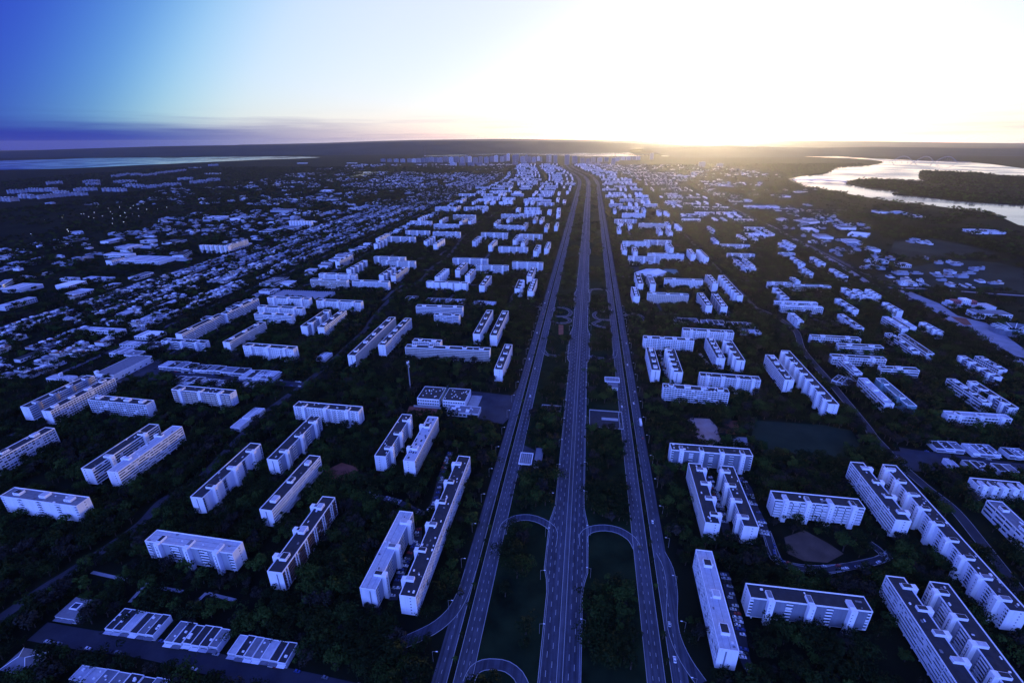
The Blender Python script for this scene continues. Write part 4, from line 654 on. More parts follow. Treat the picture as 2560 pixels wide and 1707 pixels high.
# ------------------------------------------------------------------ ground, lake, hills
def grid_mesh(name, xs, ys, zf, m):
    v = [(x, y, zf(x, y)) for y in ys for x in xs]; n = len(xs)
    f = [(j*n+i, j*n+i+1, (j+1)*n+i+1, (j+1)*n+i) for j in range(len(ys)-1) for i in range(n-1)]
    return mesh(name, v, f, m)
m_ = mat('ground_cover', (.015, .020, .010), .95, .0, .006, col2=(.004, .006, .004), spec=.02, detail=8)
xs = sorted(set([s_*v_ for v_ in np.concatenate([np.linspace(0, 2400, 9), np.linspace(3000, 12000, 13), np.linspace(15000, 42000, 8)]) for s_ in (-1, 1)]))
ys = list(np.concatenate([np.linspace(-3000, 5000, 11), np.linspace(6000, 16000, 15), np.linspace(18000, 30500, 6)]))
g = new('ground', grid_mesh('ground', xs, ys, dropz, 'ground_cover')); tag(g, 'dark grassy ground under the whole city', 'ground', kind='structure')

wm = bpy.data.materials.new('lake_water'); wm.use_nodes = True; nt = wm.node_tree; b_ = nt.nodes['Principled BSDF']
b_.inputs['Base Color'].default_value = (.02, .03, .05, 1); b_.inputs['Roughness'].default_value = .08; b_.inputs['IOR'].default_value = 1.333
b_.inputs['Specular IOR Level'].default_value = .6
gg = nt.nodes.new('ShaderNodeNewGeometry'); n1 = nt.nodes.new('ShaderNodeTexNoise'); n1.inputs['Scale'].default_value = .0022; n1.inputs['Detail'].default_value = 3
nt.links.new(gg.outputs['Position'], n1.inputs['Vector'])
rr = nt.nodes.new('ShaderNodeMapRange'); rr.inputs[1].default_value = .42; rr.inputs[2].default_value = .62; rr.inputs[3].default_value = .06; rr.inputs[4].default_value = .24
nt.links.new(n1.outputs['Fac'], rr.inputs[0]); nt.links.new(rr.outputs[0], b_.inputs['Roughness'])
n2 = nt.nodes.new('ShaderNodeTexNoise'); n2.inputs['Scale'].default_value = .05; n2.inputs['Detail'].default_value = 4; nt.links.new(gg.outputs['Position'], n2.inputs['Vector'])
bb = nt.nodes.new('ShaderNodeBump'); bb.inputs['Strength'].default_value = .05; bb.inputs['Distance'].default_value = 1.0
nt.links.new(n2.outputs['Fac'], bb.inputs['Height']); nt.links.new(bb.outputs[0], b_.inputs['Normal'])
MATS['lake_water'] = wm
def sheet(name, pts, z, m, label, cat, zed=0.0):
    pts = smooth(list(pts)+[pts[0]], 60.0)[:-1]
    mb = MB(); 
    if zed: mb.prism(pts, z-.3, z+zed)
    else:
        mb.v = [(p[0], p[1], z) for p in pts]; ar = sum(pts[i-1][0]*pts[i][1]-pts[i][0]*pts[i-1][1] for i in range(len(pts)))
        mb.f = [tuple(range(len(pts))) if ar > 0 else tuple(range(len(pts)))[::-1]]; mb.m = [0]
    me = mb.data(name, m)
    bm = bmesh.new(); bm.from_mesh(me); bmesh.ops.triangulate(bm, faces=bm.faces[:]); bm.to_mesh(me); bm.free()
    return tag(new(name, me), label, cat, kind='structure')
sheet('lake', LAKES['lake_near'], .6, 'lake_water', 'bright lake arm curving in from the right', 'lake')
sheet('peninsula', LAKES['peninsula'], .6, 'ground_cover', 'dark wooded peninsula lying in the lake', 'peninsula', 4.0)
sheet('lake', LAKES['lake_far'], 1.2, 'lake_water', 'thin bright strip of far lake below the hills', 'lake')
sheet('lake', LAKES['lake_left'], 1.0, 'lake_water', 'pale misty lake strip at the far left', 'lake')
sheet('pond', LAKES['pond'], .7, 'lake_water', 'small bright ponds left of the city', 'pond')

def hills(name, ridge, foot, back, label, m):
    # cross sections through the ridge line: foot - slope - ridge - back slope, with uneven relief
    r_ = random.Random(len(name)); xs_ = [p[0] for p in ridge]; zs_ = [p[2] for p in ridge]; Y = ridge[0][1]
    X = np.linspace(xs_[0], xs_[-1], 150); v = []; rowsn = 9
    ph = [r_.uniform(0, 6.28) for _ in range(12)]
    for k in range(rowsn):
        u = k/(rowsn-2)
        for x in X:
            zr = float(np.interp(x, xs_, zs_)); n_ = sum(math.sin(x*.00045*(1.7**q)+ph[q]+u*3*q)/(1.5**q) for q in range(7))
            if k == rowsn-1: y, z = Y+back, -60
            else:
                y = Y-foot*(1-u)+n_*120*(1-u)
                z = zr*(u**1.3)*(1 if u >= 1 else (.96+.06*n_*(1-u))) + (n_*2.0 if u >= 1 else 0) + dropz(0, y)*(1-u) - (8 if k == 0 else 0)
            v.append((x, y, z))
    n = len(X); f = [(j*n+i, j*n+i+1, (j+1)*n+i+1, (j+1)*n+i) for j in range(rowsn-1) for i in range(n-1)]
    return tag(new(name, mesh(name, v, f, m)), label, 'hills', kind='structure')
mat('hill_cover', (.026, .036, .036), .95, .4, .0012, spec=.02)
hills('hills', RIDGES['plateau'], 2600, 2500, 'long flat-topped plateau along the left horizon', 'hill_cover')
hills('hills', RIDGES['back'], 6000, 4000, 'faint distant range behind the plateau', 'hill_cover')
hills('hills', RIDGES['east'], 2600, 3000, 'low dark hills beyond the lake on the right', 'hill_cover')


# ------------------------------------------------------------------ roads
def st_line(s0, s1, t, step=20.0): return [F(s, t) for s in np.arange(s0, s1+.1, step)]
def dashes(mb, line, t, length, gap, w, z, start=0.0, mi=0, ymax=1700):
    d = np.concatenate([[0], np.cumsum([math.dist(a, b) for a, b in zip(line, line[1:])])])
    L = offset(line, t); xs_ = [p[0] for p in L]; ys_ = [p[1] for p in L]; s = start
    while s+length < d[-1]:
        a = (np.interp(s, d, xs_), np.interp(s, d, ys_)); b = (np.interp(s+length, d, xs_), np.interp(s+length, d, ys_))
        if a[1] > ymax: break
        tx, ty = b[0]-a[0], b[1]-a[1]; l = math.hypot(tx, ty); nx, ny = ty/l*w/2, -tx/l*w/2
        mb.quad((a[0]-nx, a[1]-ny, z), (a[0]+nx, a[1]+ny, z), (b[0]+nx, b[1]+ny, z), (b[0]-nx, b[1]-ny, z), mi); s += length+gap
ROADLINES = []                                    # (line, half width) for the planting mask
def edge_profile(line, extra):                    # half width along the highway: widened where lanes join
    o = []
    for x, y in line:
        s, _ = to_st(x, y); h = 12.6
        for a, b in extra:
            h += 3.6*max(0.0, min(1.0, min((s-a)/6.0, (b-s)/20.0)))
        o.append(h)
    return o
hl = st_line(100, 6600, 0, 10.0)
wid = edge_profile(hl, [(258, 338), (640, 775), (905, 1000), (1350, 1440)])
mb = MB(); L_ = offset(hl, [-w for w in wid]); R_ = offset(hl, wid)
k = 0
for l, r in zip(L_, R_):
    mb.v += [(l[0], l[1], .10+dropz(*l)), (r[0], r[1], .10+dropz(*r))]
for i in range(len(hl)-1): q = 2*i; mb.f.append((q, q+1, q+3, q+2)); mb.m.append(0)
hw = tag(mb.build('highway', 'asphalt'), 'wide six-lane highway running straight to the city centre', 'highway', kind='structure')
mk = MB()
for t in (-1.75, 1.75): ribbon(mk, hl, t-.11, t+.11, .108)
for sg in (-1, 1):
    e = [sg*(w-.9) for w in wid]; A = offset(hl, [x-.08 for x in e]); B = offset(hl, [x+.08 for x in e]); kk = len(mk.v)
    for p, q in zip(A, B): mk.v += [(p[0], p[1], .108+dropz(*p)), (q[0], q[1], .108+dropz(*q))]
    for i in range(len(hl)-1): q = kk+2*i; mk.f.append((q, q+1, q+3, q+2)); mk.m.append(0)
tag(mk.build('edge_line', 'paint_mark', hw), kind='stuff')
dk = MB()
for t in (-8.6, -5.2, 5.2, 8.6): dashes(dk, hl, t, 4.0, 8.0, .24, .112, start=6*(t in (-8.6, 5.2)))
for a, b in ((258, 338), (640, 775)):
    seg = st_line(a, b, 0, 5.0)
    for t in (-12.0, 12.0): dashes(dk, seg, t, 3.0, 4.0, .24, .112)
tag(dk.build('lane_dash', 'paint_mark', hw), kind='stuff')
cs = MB(); ribbon(cs, hl, -1.55, 1.55, .106); tag(cs.build('median_strip', 'asphalt_worn', hw), kind='stuff')
kb = MB()
for sg in (-1, 1):
    e = [sg*(w+.15) for w in wid]; ln = offset(hl, e); kerbline(kb, ln, 0, .35, 0, .25)
tag(kb.build('kerb', 'kerb_white', hw), kind='stuff')
ROADLINES.append((hl, 15.5))
def carriageway(name, t, w, label, lanes, kl, kr):
    ln = st_line(100, 6300, t, 15.0); mb = MB(); ribbon(mb, ln, -w/2, w/2, .09)
    o = tag(mb.build(name, 'asphalt_worn'), label, 'road', kind='structure')
    d = MB()
    for x in lanes: dashes(d, ln, x, 2.5, 5.0, .22, .098)
    tag(d.build('lane_dash', 'paint_mark', o), kind='stuff')
    kb = MB()
    if kl: kerbline(kb, ln, -w/2-.15, .3, 0, .22)
    if kr: kerbline(kb, ln, w/2+.15, .3, 0, .22)
    tag(kb.build('kerb', 'kerb_white', o), kind='stuff'); ROADLINES.append((ln, w/2+2)); return o
carriageway('service_road', -57.5, 10.5, 'inner carriageway left of the highway', (-1.8, 1.8), True, True)
carriageway('service_road', -71.5, 9.0, 'outer carriageway left of the highway', (0,), False, True)
carriageway('service_road', 57.5, 10.5, 'inner carriageway right of the highway', (-1.8, 1.8), True, True)
carriageway('service_road', 72.0, 9.5, 'outer carriageway right of the highway', (0,), True, False)
# streets and ramps, traced one by one
for i, (nm_, (w, pts)) in enumerate(STREETS.items()):
    ramp_ = 'ramp' in nm_; ln = smooth(pts, 4.0 if w < 9 else 8.0); mb = MB(); z = .060+.0035*i*.4; ribbon(mb, ln, -w/2, w/2, z)
    o = tag(mb.build(nm_, 'asphalt_light' if nm_ in ('avenue_east', 'cross_road_east', 'lake_road') else 'concrete' if nm_.startswith('foot') else 'asphalt' if ramp_ or nm_.startswith('slip') else 'street_asphalt'), nm_.replace('_', ' ')+' of dark asphalt', 'road', kind='structure')
    kb = MB()
    if ramp_ or nm_.startswith(('slip', 'residential', 'path', 'avenue', 'street_e')):
        kerbline(kb, ln, -w/2-.12, .35 if ramp_ else .28, 0, .22); kerbline(kb, ln, w/2+.12, .35 if ramp_ else .28, 0, .22)
        tag(kb.build('kerb', 'kerb_white', o), kind='stuff')
    ROADLINES.append((ln, w/2+(4.5 if ramp_ else 1.5)))
for i, (nm_, (m, pts)) in enumerate(PAVINGS.items()):
    mb = MB(); z = .030+.002*i
    mb.v = [(p[0], p[1], z) for p in pts]; ar = sum(pts[q-1][0]*pts[q][1]-pts[q][0]*pts[q-1][1] for q in range(len(pts)))
    mb.f = [tuple(range(len(pts))) if ar > 0 else tuple(range(len(pts)))[::-1]]; mb.m = [0]
    tag(mb.build(nm_, {'parking_east': 'asphalt_light', 'playing_field': 'pitch_grass'}.get(nm_, 'street_asphalt' if m == 'asphalt' else m)), nm_.replace('_', ' '), 'paving', kind='structure')
# streets of the far quarters, laid out in the highway's frame
GRID = []
for t, w, a, b in ((-335, 8, 1550, 5600), (-615, 12, 350, 6000), (-720, 8, 500, 6000), (-1010, 10, 500, 5600), (330, 8, 900, 5400), (665, 12, 1150, 5200)):
    GRID.append((st_line(a, b, t, 40.0), w))
for s in np.arange(1130, 5300, 378.0):
    for a, b in ((-600, -85), (85, 640)):
        GRID.append(([F(s, t) for t in np.linspace(a, b, 8)], 9))
for i, s in enumerate(np.arange(1130-378, 2700, 378.0)):
    for tc_, hw_ in ((-205, 62), (-470, 66), (208, 60), (490, 75)):
        if F(s+190, tc_)[1] < 760: continue
        q = [F(s+190+a*68, tc_+b*hw_) for a, b in ((-1, -1), (-1, 0), (-1, 1), (0, 1), (1, 1), (1, 0), (1, -1), (0, -1), (-1, -1))]; GRID.append((smooth(q, 15.0), 6.5))
for i, (ln, w) in enumerate(GRID):
    mb = MB(); ribbon(mb, ln, -w/2, w/2, .045+.0006*i)
    tag(mb.build('street', 'asphalt_worn'), 'narrow street running through the far residential quarters', 'street', kind='structure'); ROADLINES.append((ln, w/2+1))

for sg, nm_ in ((-1, 'left'), (1, 'right')):
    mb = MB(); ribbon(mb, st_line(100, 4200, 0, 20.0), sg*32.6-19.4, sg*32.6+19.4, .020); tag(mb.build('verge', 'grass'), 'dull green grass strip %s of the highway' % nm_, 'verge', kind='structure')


# ------------------------------------------------------------------ apartment blocks
FOOT = []                                         # footprints (cx, cy, angle, half x, half y) for the planting mask
NEAR_Y, WIN_Y = 720.0, 470.0
def facade(style, L, w, z0, H, n, sg, rn, tw=0):
    """pieces of one long side: (name, material, centre, size) proud of the recessed core; sg -1 front, +1 rear"""
    P = []; W = []; h = (H-.5-z0)/n; y0 = sg*(w/2-.22); X0, X1 = -L/2+.36, L/2-.36
    def pc(nm, m, x0, x1, za, zb, d=.44, proud=0.0): P.append((nm, m, ((x0+x1)/2, sg*(w/2-d/2)+sg*proud, (za+zb)/2), (x1-x0, d, zb-za)))
    def win(x0, x1, za, zb): W.append((((x0+x1)/2, sg*(w/2-.60), (za+zb)/2), (x1-x0, .10, zb-za)))
    white, pale = 'white_paint', 'pale_paint'
    def bands(x0, x1, frac, m=white, d=.44, proud=0.0, bay=3.2):
        for k in range(n):
            za = z0+.2+k*h; pc('spandrel', m, x0, x1, za, za+h*frac, d, proud)
            q = max(1, round((x1-x0)/bay)); bw = (x1-x0)/q
            for i in range(q): win(x0+i*bw+.12, x0+(i+1)*bw-.12, za+h*frac+.06, za+h-.06)
    if style in ('band', 'glass', 'bandtan'):
        bands(X0, X1, {'band': .46, 'glass': .26, 'bandtan': .5}[style], white if style != 'bandtan' else pale)
        if style == 'band':
            for i in range(1, 4): pc('pier', white, X0+(X1-X0)*i/4-.18, X0+(X1-X0)*i/4+.18, z0+.2, H-.5, .40)
            for k in range(n):                     # some balconies glazed in or screened
                for q in range(int(L/6)):
                    if rn.random() < .25:
                        x = X0+.3+rn.random()*(X1-X0-3.6); za = z0+.2+k*h+h*.46; pc('screen', rn.choice((pale, 'grey_panel', 'slate_panel')), x, x+rn.choice((1.6, 3.2)), za, za+h*.54-.03, .30)
    elif style in ('grid', 'square', 'lattice', 'fins2'):
        fr, pw, bay = {'grid': (.36, .36, 3.3), 'square': (.52, 1.5, 3.3), 'lattice': (.30, .30, 1.75), 'fins2': (.2, 1.25, 3.1)}[style]
        q = max(2, round((X1-X0)/bay)); bw = (X1-X0)/q; bands(X0, X1, fr, white, .40, 0, bay)
        for i in range(q+1):
            x = min(max(X0+i*bw, X0+pw/2), X1-pw/2); pc('pier', white, x-pw/2, x+pw/2, z0+.2, H-.5, .46)
        if style != 'lattice':
            for i in range(q):
                for k in range(n):
                    if rn.random() < (.22 if style == 'grid' else .08): pc('screen', rn.choice((pale, 'grey_panel', 'recess_grey', 'slate_panel')), X0+i*bw+pw/2+.02, X0+(i+1)*bw-pw/2-.02, z0+.2+k*h+h*fr, z0+.2+(k+1)*h-.03, .30)
    elif style in ('panel', 'brick', 'mixed', 'holes'):
        pm = {'panel': white, 'brick': 'slate_panel', 'mixed': 'grey_panel', 'holes': white}[style]
        nseg = tw if tw >= 3 else max(3, round(L/20)); sl = (X1-X0)/nseg; wc = {'panel': 3.4, 'brick': 4.2, 'mixed': 6.6, 'holes': 3.6}[style]
        cols = [(X0, X0+wc*.5)]+[(X0+sl*i-wc/2, X0+sl*i+wc/2) for i in range(1, nseg)]+[(X1-wc*.5, X1)]
        for a, b in cols: bands(a, b, .40, white if style != 'holes' else 'slate_panel', .30, 0, 3.3)
        for (a, b), (c, d) in zip(cols, cols[1:]):
            q = 1 if style in ('brick',) else 2
            for i in range(q):
                x0, x1 = b+(c-b)*i/q, b+(c-b)*(i+1)/q; pc('wall_panel', pm, x0+.02, x1-.02, z0+.2, H-.5, .46 if style != 'mixed' else .42)
                for k in range(n):
                    if style in ('holes', 'mixed', 'panel'):
                        xe = x0+.5 if i == 0 else x1-.5; za = z0+.2+k*h+h*.45; P.append(('small_window', 'glass', (xe, sg*(w/2+.005), za+.35), (.55 if style == 'holes' else .8, .07, .62)))
    elif style == 'fins':
        bands(X0, X1, .34, 'brick_brown', .36)
        for i in range(int(L/13)+1):
            xc = X0+3.2+i*13
            for x in (xc, xc+2.6):
                if x < X1-.6: pc('fin', white, x-.42, x+.42, z0+.1, H-.4, .80, .34)
    elif style == 'balcony':
        ns = max(1, tw) if tw else max(3, round(L/20)); ed = [X0]+[X0+(X1-X0)*(i+.5)/ns for i in range(ns)]+[X1]
        for a, b in zip(ed, ed[1:]):
            q = max(1, round((b-a)/6.5))
            for k in range(n):
                za = z0+.2+k*h; pc('spandrel', 'recess_grey', a, b, za, za+h*.35, .30)
                for i in range(q):
                    x0 = a+(b-a)*i/q; x1 = a+(b-a)*(i+1)/q; pc('balcony', white, x0+.5, x1-.5, za-.1, za+h*.36, 1.5, 1.05)
                    win(x0+.5, x1-.5, za+h*.37, za+h-.1)
            for i in range(1, q): x = a+(b-a)*i/q; pc('pier', white, x-.2, x+.2, z0+.2, H-.5, .4)
    pc('fascia', 'rim_white', X0, X1, H-.5, H+.02, .50)
    return P, W
ROOFM = dict(dark='roof_dark', mid='roof_mid', light='roof_light', green='roof_teal', clutter='roof_dark', patch='roof_light')
RN = {}
def apartment(r, k):
    cx, cy, ang, L, w, H, style, tw, rb, bt, roof = r; rn = random.Random(1000+k); a = R(ang)
    near, wins = cy < NEAR_Y, cy < WIN_Y
    root = new('apartment_block', None, None, (cx, cy, 0), a); root.empty_display_size = 4
    FOOT.append((cx, cy, a, L/2+2.5, w/2+4.5 if (tw or bt) else w/2+2.5))
    z0 = 3.2 if H >= 18 else .3; n = 6 if H >= 18 else 3
    core = {'glass': 'teal_glass', 'fins': 'brick_brown', 'square': 'recess_grey', 'mixed': 'recess_grey', 'lattice': 'recess_grey'}.get(style, 'recess')
    endm = 'white_paint'
    if style in ('mixed',) and k % 5 == 4: endm = 'pale_paint'
    rs = roof == 'green'
    box('core', core, root, (0, 0, (z0+H)/2), (L-.74, w-1.30, H-z0-.3))
    box('floor_slab', 'rim_white', root, (0, 0, z0), (L-.02, w-.02, .36))
    for sg in (-1, 1):
        e = box('end_wall', 'green_panel' if rs else endm, root, (sg*(L/2-.18), 0, (z0-.2+H)/2), (.36, w, H-z0+.2))
        if near and (k*3+sg) % 3 != 0:
            strip_ = rn.choice((0, 1, 2)); m_ = 'glass' if strip_ != 1 else 'slate_panel'
            if strip_ == 1: sub('window_strip', m_, e, (sg*(L/2+.01), rn.choice((-.12, .12, 0))*w, (z0+H)/2-.3), (.06, .9, H-z0-2.2))
            else:
                yy = rn.choice((-.15, .1, .2))*w
                for q in range(n): sub('window', m_, e, (sg*(L/2+.01), yy, z0+.2+(q+.62)*(H-z0-.5)/n), (.06, .9, .7))
    zr = H-.05
    box('roof', ROOFM[roof], root, (0, 0, zr-.15), (L-.72, w-.60, .30))
    for sg in (-1, 1):
        box('parapet', 'rim_white', root, (0, sg*(w/2-.16), H+.30), (L, .32, .56)); box('parapet', 'rim_white', root, (sg*(L/2-.16), 0, H+.30), (.32, w-.66, .56))
    P, W = facade('panel' if style == 'panel' else style, L, w, z0, H, n, -1, rn, tw)
    if rs: P = [(a_, 'green_panel' if b_ in ('white_paint', 'pale_paint') else b_, c_, d_) for a_, b_, c_, d_ in P]
    tone = {0: 'pale_paint', 1: 'warm_paint'}.get(k*7 % 9)
    if tone: P = [(a_, tone if b_ == 'white_paint' else b_, c_, d_) for a_, b_, c_, d_ in P]
    if near:
        for nm, m, c, s in P: box(nm, m, root, c, s)
        if wins:
            for c, s in W: box('window', rn.choice(('glass', 'glass', 'glass', 'recess_grey', 'teal_glass', 'pale_paint')), root, c, s)
    def joined(nm, PP):
        ms = sorted({p[1] for p in PP}); mb = MB()
        for _, m, c, s in PP: mb.box(c, s, 0, ms.index(m))
        return tag(mb.build(nm, ms, root), kind='stuff')
    if not near: joined('front_facade', P)
    P2, _ = facade({'balcony': 'grid', 'fins': 'band'}.get(style, style), L, w, z0, H, n, 1, rn, bt)
    joined('rear_facade', P2)
    for sg, cnt in ((-1, tw), (1, bt)):
        for i in range(cnt):
            x = -L/2+L*(i+.5)/cnt; top = H+(1.9 if L < 120 else 1.2); d = 3.0; y = sg*(w/2+d/2-.05); wd = 3.9
            tm = 'white_paint' if not rs else 'green_panel'
            if style == 'bandtan': tm = 'slate_panel' if i % 1 == 0 else tm
            t_ = box('stair_tower', tm, root, (x, y, top/2), (wd, d, top))
            hd = sub('tower_head', 'rim_white', t_, (x, sg*(w/2-3.0), H+1.02), (wd-.5, 6.0, 1.98))
            sub('head_roof', rn.choice(('roof_dark', 'roof_mid', 'roof_light')), t_, (x, sg*(w/2-3.0), H+2.06), (wd-1.1, 5.3, .14))
            if style == 'bandtan': sub('tan_panel', 'tan_panel', t_, (x+1.2, y+sg*.06, top*.62), (1.2, d, top*.7))
            if near:
                for q in range(n): sub('window', 'glass', t_, (x+(.7 if i % 2 else -.6), y+sg*(d/2+.01), z0+.2+(q+.6)*(H-z0-.5)/n), (.8, .06, .55))
                if style == 'mixed': sub('slot', 'glass', t_, (x+.2, y+sg*(d/2+.015), H*.55), (.35, .05, H*.7))
    for i in range(rb):
        x = -L/2+L*(i+.5)/rb; hs = (rn.uniform(5.2, 7.0), rn.uniform(4.4, 5.6), rn.uniform(1.9, 2.5))
        b = box('roof_house', 'rim_white', root, (x, rn.uniform(-.6, .9), zr+hs[2]/2), hs)
        sub('house_roof', rn.choice(('roof_dark', 'roof_light', 'roof_light')), b, (x, b.location.y, zr+hs[2]+.04), (hs[0]-.9, hs[1]-.9, .12))
        if near: sub('window', 'glass', b, (x-1.2, b.location.y-hs[1]/2, zr+hs[2]*.6), (.7, .08, .5)); sub('window', 'glass', b, (x+.4, b.location.y-hs[1]/2, zr+hs[2]*.6), (.7, .08, .5))
    nh = {'clutter': 34, 'patch': 22}.get(roof, 7)
    if near:
        for i in range(nh):
            s = (rn.uniform(.7, 2.2), rn.uniform(.6, 1.5), rn.uniform(.3, .9)); m = rn.choice(('rim_white', 'pale_paint', 'roof_mid')) if roof != 'patch' else 'roof_dark'
            if roof == 'patch': s = (rn.uniform(1.5, 3.5), rn.uniform(1., 2.), .12)
            box('roof_hatch', m, root, (rn.uniform(-L/2+2, L/2-2), rn.uniform(-w/2+1.2, w/2-1.2), zr+s[2]/2), s)
        if roof in ('light', 'mid'): box('roof_seam', 'roof_dark', root, (0, 1.2, zr+.02), (L-1, .14, .05)); box('roof_seam', 'roof_mid', root, (0, -2.6, zr+.02), (L-1, .10, .05))
    if H >= 18:
        nc = max(4, int(L/8))
        if near:
            for i in range(nc):
                for sg in (-1, 1): box('column', 'rim_white', root, (-L/2+L*(i+.5)/nc, sg*(w/2-1.6), z0/2), (.7, .7, z0))
        else:
            mb = MB()
            for i in range(nc):
                for sg in (-1, 1): mb.box((-L/2+L*(i+.5)/nc, sg*(w/2-1.6), z0/2), (.7, .7, z0))
            tag(mb.build('pilotis', 'rim_white', root), kind='stuff')
        box('lobby', 'recess_grey', root, (L*.22, 0, z0/2-.1), (6, w-4.5, z0-.3)); box('lobby', 'recess_grey', root, (-L*.24, 0, z0/2-.1), (6, w-4.5, z0-.3))
    return root
ORD = 'first second third fourth fifth sixth seventh eighth ninth tenth eleventh twelfth thirteenth fourteenth fifteenth sixteenth seventeenth eighteenth nineteenth twentieth'.split()
def ordw(i): return ORD[i] if i < 20 else '%dth' % (i+1)
NUMW = 'no one two three four five six seven eight nine ten'.split()
# blocks of the far quarters follow the same quarter plan in the highway's frame
far_rows = []
rq = random.Random(5)
PLANS = [[(-.42, -.30, 0), (-.15, -.38, 1), (.18, -.38, 1), (.42, -.28, 0), (-.42, .22, 0), (-.12, .0, 1), (.22, .05, 0), (.40, .28, 0), (-.15, .38, 1), (.16, .40, 1)],
         [(-.40, -.25, 0), (-.28, -.25, 0), (.05, -.40, 1), (.38, -.38, 1), (.42, .0, 0), (-.36, .18, 1), (-.02, .08, 1), (.12, .32, 0), (.28, .32, 0), (-.30, .40, 1)],
         [(-.38, -.40, 1), (-.05, -.32, 0), (.08, -.32, 0), (.38, -.35, 1), (-.42, .05, 0), (-.20, .12, 1), (.40, .08, 0), (.28, .10, 0), (-.05, .38, 1), (.32, .42, 1)]]
for i, s in enumerate(np.arange(1320+378*1, 6500, 378.0)):
    for tc_, span, H, y0 in ((-205, 215, 20, 2000), (-475, 220, 20, 2300), (208, 210, 20, 2240), (500, 260, 12, 1250)):
        yc = F(s, tc_)[1]
        if yc < y0: continue
        for q, (u, v_, cr_) in enumerate(PLANS[rq.randrange(3)]):
            if rq.random() < .08: continue
            x, y = F(s+v_*250+rq.uniform(-5, 5), tc_+u*span+rq.uniform(-4, 4)); hd = heading(s)
            if H == 12 and y < 1800 and any(math.hypot(x-b[0], y-b[1]) < 75 for b in BLOCKS): continue
            a = -math.degrees(hd) if cr_ else 90-math.degrees(hd)
            if not cr_ and x > 0: a -= 180
            tw_ = rq.choice((0, 3, 4)); far_rows.append((round(x, 1), round(y, 1), a, rq.uniform(62, 84), 11.5 if H == 20 else 10, H, rq.choice(('grid', 'band', 'square', 'mixed', 'panel')), tw_, 0 if tw_ else 3, 0, rq.choice(('dark', 'dark', 'mid', 'light'))))
_hit = lambda a, b: math.hypot(a[0]-b[0], a[1]-b[1]) < .5*(a[3]+b[3])*.62
def _obb(r): a = R(r[2]); return (r[0], r[1], math.cos(a), math.sin(a), r[3]/2+3.5, r[4]/2+3.5)
def obb_hit(p, q):
    A, B = _obb(p), _obb(q); dx, dy = B[0]-A[0], B[1]-A[1]
    for c, s in ((A[2], A[3]), (-A[3], A[2]), (B[2], B[3]), (-B[3], B[2])):
        ra = A[4]*abs(A[2]*c+A[3]*s)+A[5]*abs(-A[3]*c+A[2]*s); rb_ = B[4]*abs(B[2]*c+B[3]*s)+B[5]*abs(-B[3]*c+B[2]*s)
        if abs(dx*c+dy*s) > ra+rb_: return False
    return True
ALLB = [tuple(b) for b in BLOCKS]
for f_ in far_rows:
    if not any(abs(f_[0]-b[0])+abs(f_[1]-b[1]) < 160 and obb_hit(f_, b) for b in ALLB): ALLB.append(f_)
ALLB.sort(key=lambda b: b[1]); FARB = ALLB[292:]; ALLB = ALLB[:292]
BST = [to_st(b[0], b[1]) for b in ALLB]
rows_ = {}; BNAME = {}
for i, (s, t) in enumerate(BST): rows_.setdefault((t > 0, int((s-(240 if t < 0 else 60))//378)), []).append(i)
for (right, row), ids in rows_.items():
    ids.sort(key=lambda i: abs(BST[i][1]))
    for j, i in enumerate(ids):
        b = ALLB[i]; o = apartment(b, i); BNAME[i] = '%s block out, %s row %s' % (ordw(j), ordw(max(0, row)) if row >= 0 else 'nearest', 'right' if right else 'left'); al = abs(((b[2]+90) % 180)-90) > 45
        what = 'with %s stair towers' % NUMW[min(10, max(b[7], b[9]))] if (b[7] or b[9]) else ('with %s roof boxes' % NUMW[b[8]] if b[8] else 'with plain roof')
        tag(o, '%s %s slab block %s, %s out from highway, %s row %s' % ({'dark': 'dark-roofed', 'mid': 'grey-roofed', 'light': 'pale-roofed', 'green': 'green', 'clutter': 'cluttered-roof', 'patch': 'patch-roofed'}[b[10]], 'lengthwise' if al else 'crosswise', what, ordw(j), ordw(max(0, row)) if row >= 0 else 'nearest', 'right' if right else 'left'),
            'apartment block', 'white slab blocks of the residential quarters')

# the blocks farthest out, past the three hundred nearest, as one far mass of geometry
mb = MB()
for b in FARB:
    a = R(b[2]); FOOT.append((b[0], b[1], a, b[3]/2+2, b[4]/2+2)); cs, sn = math.cos(a), math.sin(a); n = 6 if b[5] >= 18 else 3
    mb.box((b[0], b[1], b[5]/2), (b[3]-.8, b[4]-1.2, b[5]-.5), a, 1)
    for sg in (-1, 1): mb.box((b[0]+sg*cs*b[3]/2, b[1]+sg*sn*b[3]/2, b[5]/2), (.5, b[4], b[5]+.6), a, 0)
    for k in range(n): mb.box((b[0], b[1], 3.6+k*2.8), (b[3]-1, b[4], 1.5), a, 0)
    mb.box((b[0], b[1], b[5]), (b[3]-1, b[4]-.6, .5), a, 2)
    for q in range(3): x = (q-1)*b[3]*.32; mb.box((b[0]+x*cs, b[1]+x*sn, b[5]+1.2), (5, 4.5, 2.0), a, 0)
tag(mb.build('far_apartment_blocks', ['white_paint', 'recess', 'roof_dark']), 'mass of white apartment blocks receding toward the centre', 'apartment blocks', kind='stuff')


